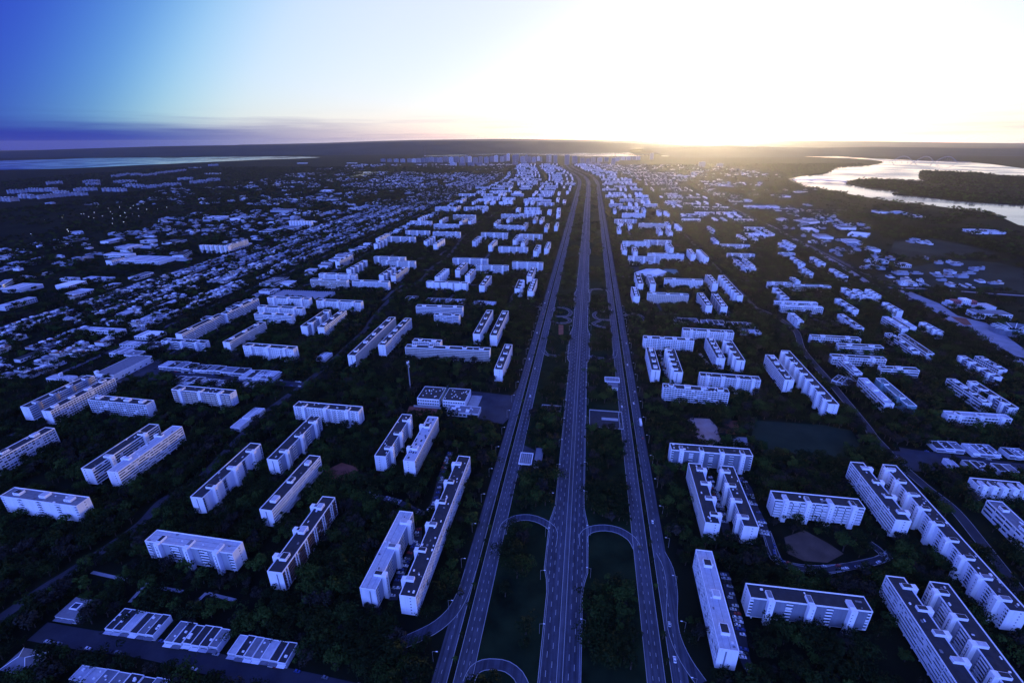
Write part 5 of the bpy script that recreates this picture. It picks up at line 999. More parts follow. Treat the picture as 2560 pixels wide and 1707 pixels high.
# ------------------------------------------------------------------ low buildings: shops, halls, houses
def rect(q):                                      # centre, angle, length, depth of a traced roof quad (fl, fr, br, bl)
    fl, fr, br, bl = [Vector(p) for p in q]; c = (fl+fr+br+bl)/4; u = ((fr-fl)+(br-bl))/2; d = ((bl-fl)+(br-fr))/2
    return c, math.atan2(u.y, u.x), u.length, abs(u.normalized().x*d.y-u.normalized().y*d.x)
def snap(a, s):
    b = -heading(s); k = round((a-b)/(math.pi/2)); t = b+k*math.pi/2
    return t if abs(a-t) < .35 else a
def flat_building(name, c, a, L, D, H, wall, roof, rn, storeys=1, awning=True, over=0.0):
    o = new(name, None, None, (c[0], c[1], 0), a); FOOT.append((c[0], c[1], a, L/2+1, D/2+1.5))
    wl_ = box('wall', wall, o, (0, 0, H/2), (L, D, H)); rf_o = box('roof', roof, o, (0, 0, H+.06), (L-.7+over, D-.7+over, .16))
    if over == 0:
        for sg in (-1, 1): box('parapet', 'rim_white', o, (sg*(L/2-.14), 0, H+.25), (.28, D, .5)); box('parapet', 'rim_white', o, (0, sg*(D/2-.14), H+.25), (L-.58, .28, .5))
    for k in range(storeys):
        h = H/storeys; n = max(1, int(L/4.5))
        for i in range(n):
            x = -L/2+L*(i+.5)/n; sub('window', 'glass', wl_, (x, -D/2-.01, k*h+h*.5), (L/n*.72, .08, h*.48)); 
            if k == 0 and i % 2 == 0: sub('window', 'glass', wl_, (x, D/2+.01, k*h+h*.5), (L/n*.6, .08, h*.4))
    if awning: box('awning', rn.choice(('roof_mid', 'rim_white', 'roof_light')), o, (0, -D/2-1.1, min(3.0, H-.6)), (L-.3, 2.2, .18))
    for i in range(rn.randint(0, 2)): s = rn.uniform(.8, 1.8); sub('roof_hatch', 'rim_white', rf_o, (rn.uniform(-.35, .35)*L, rn.uniform(-.3, .3)*D, H+.14+s*.25), (s, s*.8, s*.5))
    return o
WHERE = ['left of the corner pavilion at bottom left']
rs_ = random.Random(21); shop_no = 0
STRIPS = ['first strip from the left edge, bottom left', 'second strip from the left, bottom left', 'third strip from the left, bottom left', 'fourth strip at bottom left', 'hip-roofed pavilion at the bottom left', 'strip cut by the bottom edge',
 'leftmost strip across the mid-left shop street', 'second strip on the mid-left shop street', 'third strip on the mid-left shop street', 'right end of the mid-left shop street', 'near side of the mid-left shop street', 'near side strip, second from left, mid-left', 'parking roofs by the mid-left junction',
 'first strip on the right-hand shop street', 'second strip on the right-hand shop street', 'last strip on the right-hand shop street', 'nearer row start, right-hand shop street', 'nearer row middle, right-hand shop street', 'nearer row end, right-hand shop street',
 'row behind the right blocks, first strip', 'row behind the right blocks, second strip', 'row behind the right blocks, third strip', 'nearer row behind the right blocks',
 'long strip beyond the left lattice block', 'short strip beyond the left lattice block', 'pair left of the long far strip', 'low shops along the left street', 'shed beside the left street', 'low kiosk before that shed', 'sloping row below the right slab pair', 'parked-row sheds left of the street']
for si, (kind, n, z, q) in enumerate(SHOPS):
    c, a, L, D = rect(q); s_, t_ = to_st(c.x, c.y); a = snap(a, s_); where = STRIPS[si]
    D = min(D, 24); L = min(L, 80)
    if kind == 'hip':
        o = new('pavilion', None, None, (c.x, c.y, 0), a); FOOT.append((c.x, c.y, a, L/2, D/2))
        box('wall', 'pale_paint', o, (0, 0, 1.8), (L-3, D-3, 3.6))
        v = [(-L/2, -D/2, 3.6), (L/2, -D/2, 3.6), (L/2, D/2, 3.6), (-L/2, D/2, 3.6), (-L*.12, 0, 7.2), (L*.12, 0, 7.2)]
        r_ = new('roof', mesh('hip_roof', v, [(0, 1, 5, 4), (1, 2, 5), (2, 3, 4, 5), (3, 0, 4), (3, 2, 1, 0)], 'roof_mid'), o)
        for p in v[:4]:
            e_ = v[4] if p[0] < 0 else v[5]; m_ = MB(); m_.tube((p[0], p[1], p[2]+.1), (e_[0], e_[1], e_[2]+.15), .22, .22, 5); m_.build('ridge_cap', 'rim_white', o)
        for i in range(5): box('window', 'glass', o, (-L/2+3+i*(L-6)/4, -D/2+1.48, 1.8), (2, .1, 1.8))
        tag(o, 'grey hip-roofed pavilion with white ridges at the bottom left corner', 'pavilion'); continue
    if kind == 'skylight':
        o = flat_building('pavilion', (c.x, c.y), a, L, D, z, 'pale_paint', 'roof_mid', rs_, 1, True, .9)
        box('skylight_frame', 'rim_white', o, (0, 1, z+.5), (6, 5, .8)); box('skylight', 'glass', o, (0, 1, z+.92), (4.6, 3.6, .1))
        tag(o, 'square grey pavilion with a framed skylight at lower left', 'pavilion'); continue
    for i in range(n):
        u = (i+.5)/n-.5; x, y = c.x+math.cos(a)*u*L, c.y+math.sin(a)*u*L; rf = rs_.choice(('roof_dark', 'roof_dark', 'roof_mid', 'roof_light', 'roof_mid', 'roof_dark'))
        if kind == 'kiosk': rf = 'roof_light'
        o = flat_building('shop', (x, y), a, L/n-.06, D*rs_.uniform(.86, 1.0), z+rs_.uniform(-.5, .5), rs_.choice(('white_paint', 'pale_paint')), rf, rs_, 1, True)
        tag(o, '%s shop unit, %s from its left, %s' % ({'roof_dark': 'dark-roofed', 'roof_mid': 'grey-roofed', 'roof_light': 'pale-roofed'}[rf], ordw(i), where), 'shop', 'shop units of the commercial strips')
# halls, schools and institutes
rh = random.Random(31)
for i, (h, q) in enumerate(HALLS):
    c, a, L, D = rect(q); s_, t_ = to_st(c.x, c.y); a = snap(a, s_); L = min(max(L, 10), 130); D = min(max(D, 9), 60)
    if L < D: L, D, a = D, L, a+math.pi/2
    if any(math.hypot(c.x-f[0], c.y-f[1]) < 14 for f in FOOT): continue
    rf = rh.choice(('roof_light', 'roof_light', 'roof_mid', 'roof_dark', 'rim_white')); o = flat_building('hall', (c.x, c.y), a, L, D, h, rh.choice(('white_paint', 'pale_paint', 'white_paint')), rf, rh, max(1, h//4), False, 0 if rh.random() < .6 else .8)
    for k in range(int(L/12)):
        if rh.random() < .7: box('skylight', rh.choice(('rim_white', 'roof_dark')), o, (-L/2+6+k*12, 0, h+.3), (1.2, D*.8, .4))
    tag(o, '%s low hall, %s nearest of the halls on the %s side' % ({'roof_light': 'pale-roofed', 'rim_white': 'white-roofed', 'roof_mid': 'grey-roofed', 'roof_dark': 'dark-roofed'}[rf], ordw(sum(1 for j in range(len(HALLS)) if (rect(HALLS[j][1])[0].y, j) < (c.y, i) and (to_st(*rect(HALLS[j][1])[0])[1] > 0) == (t_ > 0))), 'right' if t_ > 0 else 'left'), 'hall', 'low halls and institutes beyond the blocks')
# particular buildings
def quadrect(k):
    z, q = SPECIAL[k]; c, a, L, D = rect(q); s_, t_ = to_st(c.x, c.y); return z, c, snap(a, s_), L, D
def station(ck, ok, lab):
    z, c, a, L, D = quadrect(ck); o = new('fuel_station', None, None, (c.x, c.y, 0), a); FOOT.append((c.x, c.y, a, L/2+5, D/2+5))
    box('canopy', 'roof_mid', o, (0, 0, z), (L-.8, D-.8, .5))
    for sg in (-1, 1): box('canopy_fascia', 'rim_white', o, (sg*L/2, 0, z+.1), (.7, D+.7, 1.1)); box('canopy_fascia', 'rim_white', o, (0, sg*D/2, z+.1), (L-.7, .7, 1.1))
    for k in range(1, int(L/2)): box('canopy_rib', 'rim_white', o, (-L/2+k*2, 0, z+.3), (.12, D-1.5, .12))
    for x in (-L*.3, L*.3):
        for y in (-D*.25, D*.25): box('post', 'rim_white', o, (x, y, z/2), (.45, .45, z)); box('pump', 'rim_white', o, (x, y+1.6, .8), (1.6, .9, 1.6))
    z2, c2, a2, L2, D2 = quadrect(ok); d = Matrix.Rotation(-a, 2) @ (c2-c); dd = a2-a
    box('shop_wall', 'white_paint', o, (d.x, d.y, z2/2), (L2, D2, z2), dd); box('shop_roof', 'roof_mid', o, (d.x, d.y, z2+.1), (L2+.8, D2+.8, .2), dd); FOOT.append((c2.x, c2.y, a2, L2/2+1, D2/2+1))
    box('shop_window', 'glass', o, (d.x-math.cos(dd)*(L2/2+.02), d.y-math.sin(dd)*(L2/2+.02), 1.8), (.1, D2*.7, 2.0), dd)
    tag(o, lab, 'fuel station')
station('canopy', 'office', 'white-rimmed fuel station canopy with pale office, left of the highway')
station('canopy2', 'office2', 'fuel station with pale roof between highway and right service road')
for k, lab in (('pit', 'sunken underpass court with white rim walls right of the highway'), ('pit2', 'small sunken underpass entrance with white walls left of the highway')):
    z, c, a, L, D = quadrect(k); o = new('underpass_court', None, None, (c.x, c.y, 0), a); FOOT.append((c.x, c.y, a, L/2, D/2))
    for sg in (-1, 1): box('rim_wall', 'kerb_white', o, (sg*L/2, 0, .6), (.6, D+.6, 1.2)); box('rim_wall', 'kerb_white', o, (0, sg*D/2, .6), (L-.6, .6, 1.2))
    box('pit_floor', 'roof_dark', o, (0, 0, .14), (L-.6, D-.6, .06))
    if k == 'pit': box('ramp', 'kerb_white', o, (L*.12, D*.02, .45), (L*.5, D*.13, .6)); box('cross_wall', 'kerb_white', o, (L*.40, 0, .7), (.5, D-1, 1.3)); box('stair_head', 'roof_dark', o, (L*.45, D*.1, .5), (L*.07, D*.45, .6))
    else: box('ramp', 'kerb_white', o, (-L*.2, 0, .4), (L*.3, D*.3, .5))
    tag(o, lab, 'underpass')
z, c, a, L, D = quadrect('embassy'); o = new('institute', None, None, (c.x, c.y, 0), a); FOOT.append((c.x, c.y, a, L/2+8, D/2+8))
for sg in (-1, 1):
    x = sg*(L*.265); box('wing_wall', 'white_paint', o, (x, 0, z/2), (L*.46, D, z)); box('wing_roof', 'roof_dark', o, (x, 0, z+.05), (L*.46-.8, D-.8, .15))
    for s2 in (-1, 1): box('parapet', 'rim_white', o, (x, s2*(D/2-.2), z+.3), (L*.46, .4, .6)); box('parapet', 'rim_white', o, (x+s2*(L*.23-.2), 0, z+.3), (.4, D-.8, .6))
    for k in range(14): box('roof_vent', 'rim_white', o, (x+rh.uniform(-.2, .2)*L, rh.uniform(-.35, .35)*D, z+.4), (1.2, 1.2, .6))
    for k in range(9):
        for f_ in range(2): box('window', 'glass', o, (x-L*.2+k*L*.05, -D/2-.01, 2.6+f_*4), (L*.036, .1, 1.6))
m_ = MB(); m_.v = [(-1.6, -D/2-1, z), (1.6, -D/2-1, z), (1.6, D/2+1, z), (-1.6, D/2+1, z), (0, D/2+1, z+4.5), (0, -D/2-1, z+1.5)]; m_.f = [(0, 1, 5), (1, 2, 4, 5), (2, 3, 4), (3, 0, 5, 4)]; m_.m = [0]*4; m_.build('glass_spine', 'teal_glass', o)
box('terrace', 'concrete', o, (L*.62, -2, .3), (L*.22, D*1.2, .6)); box('forecourt_wall', 'kerb_white', o, (-L*.02, -D/2-5, 1.2), (L*1.05, .5, 2.4))
tag(o, 'two-winged white institute with glass spine beside the left service road', 'institute')
z, c, a, L, D = quadrect('annex'); o = flat_building('annex', (c.x, c.y), a, L, D, z, 'pale_paint', 'roof_mid', rh, 1, False)
for k in range(6): box('roof_unit', rh.choice(('rim_white', 'roof_light')), o, (rh.uniform(-.4, .4)*L, rh.uniform(-.3, .3)*D, z+.7), (rh.uniform(2, 6), rh.uniform(2, 5), 1.2))
tag(o, 'low annex cluttered with roof units in front of the institute', 'annex')
z, c, a, L, D = quadrect('market'); L, D = 62, 30; a = -R(9)+math.pi/2; o = flat_building('supermarket', (c.x, c.y), a-math.pi, L, D, z, 'white_paint', 'roof_mid', rh, 2, False)
box('sign_panel', 'red_panel', o, (L*.10, -D/2-.25, z*.62), (7, .3, 3.2)); box('sign_tower', 'rim_white', o, (L*.47, -D/2+2, z+1.2), (4, 4, 4.6)); tag(o, 'broad supermarket with gridded front and small red sign, mid left', 'supermarket')
z, c, a, L, D = quadrect('shed'); o = flat_building('chapel', (c.x, c.y), a, max(L, 30), 12, z, 'white_paint', 'roof_light', rh, 1, False, .8); box('bell_wall', 'rim_white', o, (-4, 3, z+2), (1, 5, 5)); tag(o, 'plain white chapel with a bell wall, left of the supermarket', 'chapel')
z, c, a, L, D = quadrect('school'); L, D = min(L, 120), min(D, 50); o = new('school', None, None, (c.x, c.y, 0), a); FOOT.append((c.x, c.y, a, L/2, D/2)); box('wall', 'pale_paint', o, (0, 0, z/2-.3), (L, D, z-.6))
for k in range(int(L/5)):
    x = -L/2+2.5+k*5; v = [(x-2.4, -D/2, z-.5), (x+2.4, -D/2, z-.5), (x+2.4, D/2, z-.5), (x-2.4, D/2, z-.5), (x+1.9, D/2, z+1.4), (x+1.9, -D/2, z+1.4)]
    new('saw_roof', mesh('saw_roof', v, [(0, 1, 5), (1, 2, 4, 5), (2, 3, 4), (3, 0, 5, 4)], 'roof_light'), o)
tag(o, 'school under a sawtooth roof of pale ridges, left middle', 'school')
z, c, a, L, D = quadrect('church'); o = new('school_hall', None, None, (c.x, c.y, 0), a); FOOT.append((c.x, c.y, a, L/2+4, D/2+4)); hl_ = L/2
v = [(-hl_, -D/2, 0), (hl_, -D/2, 0), (hl_, D/2, 0), (-hl_, D/2, 0), (-hl_, -D/2, 5), (hl_*.2, -D/2, 11), (hl_, -D/2, 8), (hl_, D/2, 8), (hl_*.2, D/2, 11), (-hl_, D/2, 5)]
new('body', mesh('angular_hall', v, [(0, 1, 6, 5, 4), (2, 3, 9, 8, 7), (4, 5, 8, 9), (5, 6, 7, 8), (1, 2, 7, 6), (3, 0, 4, 9)], 'white_paint'), o)
for k in range(4): box('roof_rib', 'slate_panel', o, (-hl_*.4, -D*.36+k*D*.24, 8.2), (hl_*1.25, .4, .4)).rotation_euler = (0, -.2, 0)
tag(o, 'angular white hall with sloping ribbed roof by the courts, right', 'hall')
z, c, a, L, D = quadrect('lab'); o = new('laboratory', None, None, (c.x, c.y, 0), -R(9)); L = min(L, 90); FOOT.append((c.x, c.y, -R(9), L/2+15, 20))
box('base', 'pale_paint', o, (8, -4, 2.4), (L*1.5, 26, 4.8)); box('base_roof', 'roof_light', o, (8, -4, 4.9), (L*1.5-1, 25, .2)); box('centre_wall', 'white_paint', o, (0, -1, 9.5), (L*.26, 16, 10)); box('side_wall', 'red_panel', o, (-L*.28, 0, 8), (L*.26, 13, 7)); box('side_wall', 'red_panel', o, (L*.26, 0, 8), (L*.24, 13, 7)); box('wing', 'pale_paint', o, (-L*.48, 0, 7), (L*.14, 12, 5))
for k in range(4):
    for f_ in range(3): box('window', 'glass', o, (-L*.1+k*L*.065, -9.05, 6.5+f_*2.8), (2.2, .1, 1.2))
    box('window', 'glass', o, (-L*.38+k*L*.06, -6.6, 8), (1.6, .1, 4)); box('window', 'glass', o, (L*.17+k*L*.06, -6.6, 8), (1.6, .1, 4))
tag(o, 'laboratory with white centre and dark red wings at far right', 'laboratory')
z, c, a, L, D = quadrect('clinic'); o = flat_building('clinic', (c.x, c.y), -R(9), min(L, 80), max(14, min(D, 26)), z, 'white_paint', 'roof_mid', rh, 2, False); box('stair_block', 'slate_panel', o, (-L*.42, 2, 6), (8, 12, 12)); tag(o, 'white two-storey clinic in the car park at far right', 'clinic')
z, c, a, L, D = quadrect('arena'); o = new('arena', None, None, (c.x, c.y, 0), 0); FOOT.append((c.x, c.y, 0, 30, 24)); m_ = MB(); N_ = 28
for k in range(N_):
    t = 2*math.pi*k/N_; m_.box((34*math.cos(t), 26*math.sin(t), 4), (.8, 7.6, 8), math.atan2(26*math.sin(t), 34*math.cos(t)))
m_.build('outer_wall', 'slate_panel', o); m_ = MB()
for k in range(14): t = 2*math.pi*k/14; m_.tube((34*math.cos(t), 26*math.sin(t), 8.4), (10*math.cos(t), 8*math.sin(t), 5.0), .5, .5, 5)
m_.build('roof_frame', 'rim_white', o); box('pitch', 'court', o, (0, 0, .2), (34, 24, .3)); tag(o, 'ring-shaped teal arena with open white roof frame at the right edge', 'arena')
# radio mast
mx_, my_ = POINTS['mast']; o = new('radio_mast', None, None, (mx_, my_, 0)); m_ = MB(); m_.tube((0, 0, 0), (0, 0, 42), .9, .5, 8); m_.build('pole', 'pole_metal', o); m_ = MB()
for zz in (36, 39, 42): m_.tube((0, 0, zz), (0, 0, zz+.25), 1.6, 1.6, 10)
m_.build('platform', 'dark_metal', o)
for k in range(9):
    t = k*.7; zz = 34.5+k*1.0; m_ = MB(); m_.tube((1.0*math.cos(t), 1.0*math.sin(t), zz), (1.5*math.cos(t), 1.5*math.sin(t), zz), .75, .9, 8); m_.build('dish', 'rim_white', o)
for k in range(6): t = k*1.05; box('antenna_panel', 'rim_white', o, (1.5*math.cos(t), 1.5*math.sin(t), 41), (.35, .35, 2.4))
tag(o, 'tall slender radio mast hung with dishes behind the institute', 'mast')
# shops along the western avenue
rw = random.Random(41); k_ = 0; s = 420.0
while s < 5000:
    Ls = rw.uniform(12, 24)
    if rw.random() < .86:
        x, y = F(s, -655+rw.uniform(-5, 5)); h = rw.choice((6, 7, 8.5, 9, 11)); rf = rw.choice(('roof_dark', 'roof_mid', 'roof_light', 'roof_mid'))
        if not any(math.hypot(x-f[0], y-f[1]) < Ls/2+f[3]*.8 for f in FOOT):
            o = flat_building('avenue_shop', (x, y), math.pi/2-heading(s), Ls, rw.uniform(20, 30), h, rw.choice(('white_paint', 'pale_paint', 'pale_paint')), rf, rw, 2, y < 900)
            tag(o, '%s %s-storey shop house, %s from the front along the left avenue' % ({'roof_dark': 'dark-roofed', 'roof_mid': 'grey-roofed', 'roof_light': 'pale-roofed'}[rf], 'two' if h < 8 else 'three', ordw(k_)), 'shop house', 'shop houses lining the left avenue'); k_ += 1
    s += Ls+rw.choice((.3, .3, .3, 6))
# villas: lanes of small houses west of the avenue, and far to the east
HOUSES = []
for lane, t in enumerate((-755, -782, -822, -849, -890, -917, -958, -985)):
    s = 470+rw.uniform(0, 20)
    while s < 4700:
        wd = rw.uniform(8, 13); dens = .92 if (int(s/190)+lane//2) % 5 else .3
        if rw.random() < dens: HOUSES.append((s, t+rw.uniform(-2, 2), wd, rw.uniform(13, 18), 0, lane))
        s += wd+rw.choice((.4, .8, 1.5, 5))
for i in range(900):
    s, t = rw.uniform(900, 4800), rw.uniform(690, 1050)
    if vnoise(s, t, 150, 5) > .56: HOUSES.append((s, t, rw.uniform(10, 26), rw.uniform(9, 14), 1, 8))
for i in range(1250):
    s, t = rw.uniform(450, 5000), rw.uniform(-1750, -1040)
    if vnoise(s, t, 170, 6) > .40: HOUSES.append((s, t, rw.uniform(12, 40), rw.uniform(9, 18), 1, 9))
for i in range(900):
    s, t = rw.uniform(2200, 6600), rw.uniform(-2800, -700)
    if vnoise(s, t, 260, 7) > .45: HOUSES.append((s, t, rw.uniform(14, 50), rw.uniform(10, 22), 1, 9))
for i in range(420):
    s, t = rw.uniform(3200, 6400), rw.uniform(640, 1700)
    if vnoise(s, t, 220, 8) > .45: HOUSES.append((s, t, rw.uniform(12, 40), rw.uniform(10, 20), 1, 8))
def house_pieces(L, D, h, rn):
    P = [('wall', rn.choice(('white_paint', 'white_paint', 'pale_paint', 'warm_paint')), (0, 0, h/2), (L, D, h))]
    rf = rn.choice(('roof_light', 'roof_mid', 'roof_dark', 'roof_mid', 'roof_clay', 'roof_dark'))
    P.append(('roof', rf, (0, 0, h+.1), (L+.6, D+.6, .22))); P.append(('upper_room', rn.choice(('white_paint', 'pale_paint', 'grey_panel', 'warm_paint')), (rn.uniform(-.2, .2)*L, rn.uniform(-.25, .25)*D, h+1.2), (L*.5, D*.35, 2.2)))
    P.append(('water_tank', rn.choice(('rim_white', 'roof_mid')), (rn.uniform(-.3, .3)*L, -D*.38, h+.8), (1.6, 1.6, 1.2))); P.append(('yard_wall', 'pale_paint', (0, -D/2-3.2, .9), (L, .25, 1.8)))
    for i in range(2): P.append(('window', 'glass', ((-.25+.5*i)*L, -D/2-.02, h*.5), (1.8, .1, 1.2)))
    return P, rf
def _inlake(x, y):
    c = False; poly = LAKES['lake_near']
    for i in range(len(poly)):
        (x1, y1), (x2, y2) = poly[i-1], poly[i]
        for e in (-40, 40):
            pass
        if (y1 > y) != (y2 > y) and x+60 > (x2-x1)*(y-y1)/(y2-y1)+x1: c = not c
    return c
cand = []
for hq in HOUSES:
    x, y = F(hq[0], hq[1])
    if x > 1500 and _inlake(x, y): continue
    if any(abs(x-f[0]) < 60 and abs(y-f[1]) < 60 and math.hypot(x-f[0], y-f[1]) < max(f[3], f[4])+hq[2]*.5 for f in FOOT): continue
    cand.append((math.hypot(x, y), x, y, hq))
cand.sort(); cnt = {}; mbh = MB(); hm = ['white_paint', 'pale_paint', 'warm_paint', 'roof_light', 'roof_mid', 'roof_dark', 'roof_clay', 'rim_white', 'glass', 'grey_panel']
for i, (d, x, y, hq) in enumerate(cand):
    a = math.pi/2-heading(hq[0]) if hq[4] == 0 else -heading(hq[0])+rw.choice((0, 0, math.pi/2)); h = rw.choice((3.4, 4, 6.2)); P, rf = house_pieces(hq[2], hq[3], h, rw); FOOT.append((x, y, a, hq[2]/2+.5, hq[3]/2+.5))
    if i < 290:
        o = new('house', None, None, (x, y, 0), a)
        for nm, m, c, s in P: box(nm, m, o, c, s)
        key = hq[5]; cnt[key] = cnt.get(key, 0)+1
        zone = ['%s house lane left of the avenue' % ordw(key), '', '', '', '', '', '', '', 'scattered lots far right', 'institute grounds far left'][0 if key < 8 else key]
        tag(o, '%s house, %s from the front in the %s' % ({'roof_light': 'pale-roofed', 'roof_mid': 'grey-roofed', 'roof_dark': 'dark-roofed', 'roof_clay': 'tile-roofed'}[rf], ordw(cnt[key]-1), zone), 'house', 'small houses of the outer lanes')
    else:
        cs, sn = math.cos(a), math.sin(a)
        dull_ = rw.random()  # most far houses turn grey: dimming by haze is put into their colour
        for nm, m, c, s in P[:4]: mbh.box((x+c[0]*cs-c[1]*sn, y+c[0]*sn+c[1]*cs, c[2]), s, a, hm.index(m if dull_ > .7 or m.startswith('roof') else 'grey_panel'))
tag(mbh.build('far_houses', hm), 'mass of small far-off houses among the trees', 'houses', kind='stuff')


# ------------------------------------------------------------------ far city: clusters, centre, tower, bridges
rf_ = random.Random(51)
for i, (x, y) in enumerate(CLUSTER):
    L, D, h = rf_.uniform(11, 15), rf_.uniform(26, 44), rf_.choice((19, 21, 21, 23)); a = R(rf_.choice((-22, -22, -18)))
    o = new('distant_block', None, None, (x, y, 0), a); FOOT.append((x, y, a, L/2, D/2))
    box('core', 'recess', o, (0, 0, h/2), (L-.8, D-.8, h-.6)); box('roof', rf_.choice(('roof_mid', 'roof_light', 'roof_dark')), o, (0, 0, h), (L, D, .5)); box('roof_house', 'rim_white', o, (0, 0, h+1.3), (4, 6, 2.2))
    for sx in (-1, 1):
        for sy in (-1, 1): box('corner_wall', 'grey_panel', o, (sx*(L/2-1.6), sy*(D/2-2.2), h/2), (3.2, 4.6, h))
    for k in range(6): box('floor_band', 'pale_paint', o, (0, 0, 3.4+k*(h-4)/6), (L-.3, D-.3, 1.3))
    tag(o, 'distant mid-rise block, %s from the left in the far-left estate' % ordw(i), 'apartment block', 'blocks of the far-left estate')
DT = sorted(DOWNTOWN, key=lambda d: d[0]/d[1])
for i, (x, y, w, h) in enumerate(DT):
    w = max(22, min(w, 75)); h = max(24, min(h, 125)); D = 20 if h > 60 else 26; a = -heading(5900)
    o = new('office_tower' if h > 60 else 'office_block', None, None, (x, y, dropz(x, y)), a); wall = rf_.choice(('pale_paint', 'grey_panel', 'slate_panel', 'slate_panel', 'slate_panel', 'grey_panel')); n = int(h/3.6)
    box('core', 'recess', o, (0, 0, h/2), (w-1, D-1, h-1)); box('roof', 'roof_mid', o, (0, 0, h), (w, D, .8)); box('roof_plant', wall, o, (w*.1, 0, h+2), (w*.4, D*.6, 3.6))
    for sg in (-1, 1): box('side_wall', wall, o, (sg*(w/2-1.2), 0, h/2), (2.4, D, h))
    m_ = MB()
    for k in range(n): m_.box((0, 0, 1.2+k*h/n), (w-2.4, D, h/n*.42))
    for k in range(1, 4): m_.box((-w/2+w*k/4, 0, h/2), (1.2, D+.2, h-.4))
    tag(m_.build('floor_bands', wall, o), kind='stuff')
    tag(o, '%s %s, %s from the left along the city centre skyline' % ({'pale_paint': 'pale', 'grey_panel': 'grey', 'slate_panel': 'dark grey'}[wall], 'office tower' if h > 60 else 'office block', ordw(i)), 'office building', 'buildings of the city centre skyline')
tx, ty = POINTS['tv']; o = new('broadcast_tower', None, None, (tx, ty, dropz(tx, ty))); m_ = MB(); Hh = 270.0
def leg_pt(k, u): t = 2*math.pi*k/3+.4; r = 15*(1-u)**1.25+1.5*(1-u)+.4; return (r*math.cos(t), r*math.sin(t), Hh*.78*u)
us = [0, .1, .22, .34, .46, .58, .7, .82, .92, 1.0]
for k in range(3):
    lg = MB()
    for a, b in zip(us, us[1:]): lg.tube(leg_pt(k, a), leg_pt(k, b), 3.2*(1-a)+1.3, 3.2*(1-b)+1.3, 5)
    lg.build('leg', 'dark_metal', o)
for a, b in zip(us, us[1:]):
    for k in range(3): m_.tube(leg_pt(k, a), leg_pt((k+1) % 3, b), .8, .8, 4); m_.tube(leg_pt(k, b), leg_pt((k+1) % 3, b), .8, .8, 4)
tag(m_.build('lattice', 'dark_metal', o), kind='stuff'); m_ = MB(); m_.tube((0, 0, Hh*.77), (0, 0, Hh), 1.8, .9, 6); m_.build('antenna', 'dark_metal', o); box('deck', 'pale_paint', o, (0, 0, 28), (32, 32, 5)); tag(o, 'tall slender broadcast tower standing above the left of the centre', 'tower')
# arch bridge: three leaning arches over the deck
pts = BRIDGES['arch']; ln = smooth(pts, 30.0); o = new('arch_bridge', None, None, (0, 0, 0)); m_ = MB(); zd = 16.0
A = offset(ln, -9); B = offset(ln, 9)
for i in range(len(ln)-1):
    m_.v += [(*A[i], zd), (*B[i], zd), (*B[i+1], zd), (*A[i+1], zd), (*A[i], zd-3), (*B[i], zd-3), (*B[i+1], zd-3), (*A[i+1], zd-3)]; b = len(m_.v)-8
    m_.f += [(b, b+1, b+2, b+3), (b+4, b+7, b+6, b+5), (b, b+3, b+7, b+4), (b+1, b+5, b+6, b+2)]; m_.m += [0]*4
m_.build('deck', 'concrete', o)
d_ = np.concatenate([[0], np.cumsum([math.dist(a, b) for a, b in zip(ln, ln[1:])])]); LX = [p[0] for p in ln]; LY = [p[1] for p in ln]; tot = d_[-1]
def at_(u, t=0):
    s = u*tot; x, y = np.interp(s, d_, LX), np.interp(s, d_, LY); x2, y2 = np.interp(min(s+5, tot), d_, LX), np.interp(min(s+5, tot), d_, LY); x1, y1 = np.interp(max(s-5, 0), d_, LX), np.interp(max(s-5, 0), d_, LY); l = math.hypot(x2-x1, y2-y1)
    return (x+(y2-y1)/l*t, y-(x2-x1)/l*t)
for k, (u0, u1) in enumerate(((.12, .36), (.37, .61), (.62, .86))):
    m_ = MB(); sg = 1 if k % 2 else -1; prev = None
    for q in range(21):
        v = q/20; x, y = at_(u0+(u1-u0)*v, sg*18*math.cos(math.pi*v)); P_ = (x, y, 4+66*math.sin(math.pi*v))
        if prev: m_.tube(prev, P_, 3.2, 3.2, 6)
        prev = P_
    m_.build('arch', 'slate_panel', o)
    for q in range(2, 9):
        v = q/10; x, y = at_(u0+(u1-u0)*v, sg*18*math.cos(math.pi*v)); x2, y2 = at_(u0+(u1-u0)*v); m_ = MB(); m_.tube((x, y, 4+66*math.sin(math.pi*v)), (x2, y2, zd), .35, .35, 4); m_.build('hanger', 'pole_metal', o)
for q in range(14):
    x, y = at_(.02+q*.07); m_ = MB(); m_.tube((x, y, -1), (x, y, zd-3), 2.2, 2.2, 6); m_.build('pier', 'concrete', o)
tag(o, 'long lake bridge carried by three leaning arches', 'bridge')
pts = BRIDGES['low']; ln = smooth(pts, 12.0); o = new('low_bridge', None, None, (0, 0, 0)); m_ = MB(); A = offset(ln, -8); B = offset(ln, 8); tot = len(ln)-1
for i in range(tot):
    def zz(j): u = (j/tot*3.0) % 1.0; return 3.0+7.5*math.sin(math.pi*u)**.7
    z0, z1 = zz(i), zz(i+1); zt = 13.5
    m_.v += [(*A[i], zt), (*B[i], zt), (*B[i+1], zt), (*A[i+1], zt), (*A[i], z0), (*B[i], z0), (*B[i+1], z1), (*A[i+1], z1)]; b = len(m_.v)-8
    m_.f += [(b, b+1, b+2, b+3), (b+4, b+7, b+6, b+5), (b, b+3, b+7, b+4), (b+1, b+5, b+6, b+2)]; m_.m += [0]*4
m_.build('arched_deck', 'concrete', o); kb = MB(); kerbline(kb, ln, -7.8, .4, 13.5, 14.5); kerbline(kb, ln, 7.8, .4, 13.5, 14.5); tag(kb.build('railing', 'rim_white', o), kind='stuff'); tag(o, 'low bridge of three flat arches crossing the near lake arm', 'bridge')


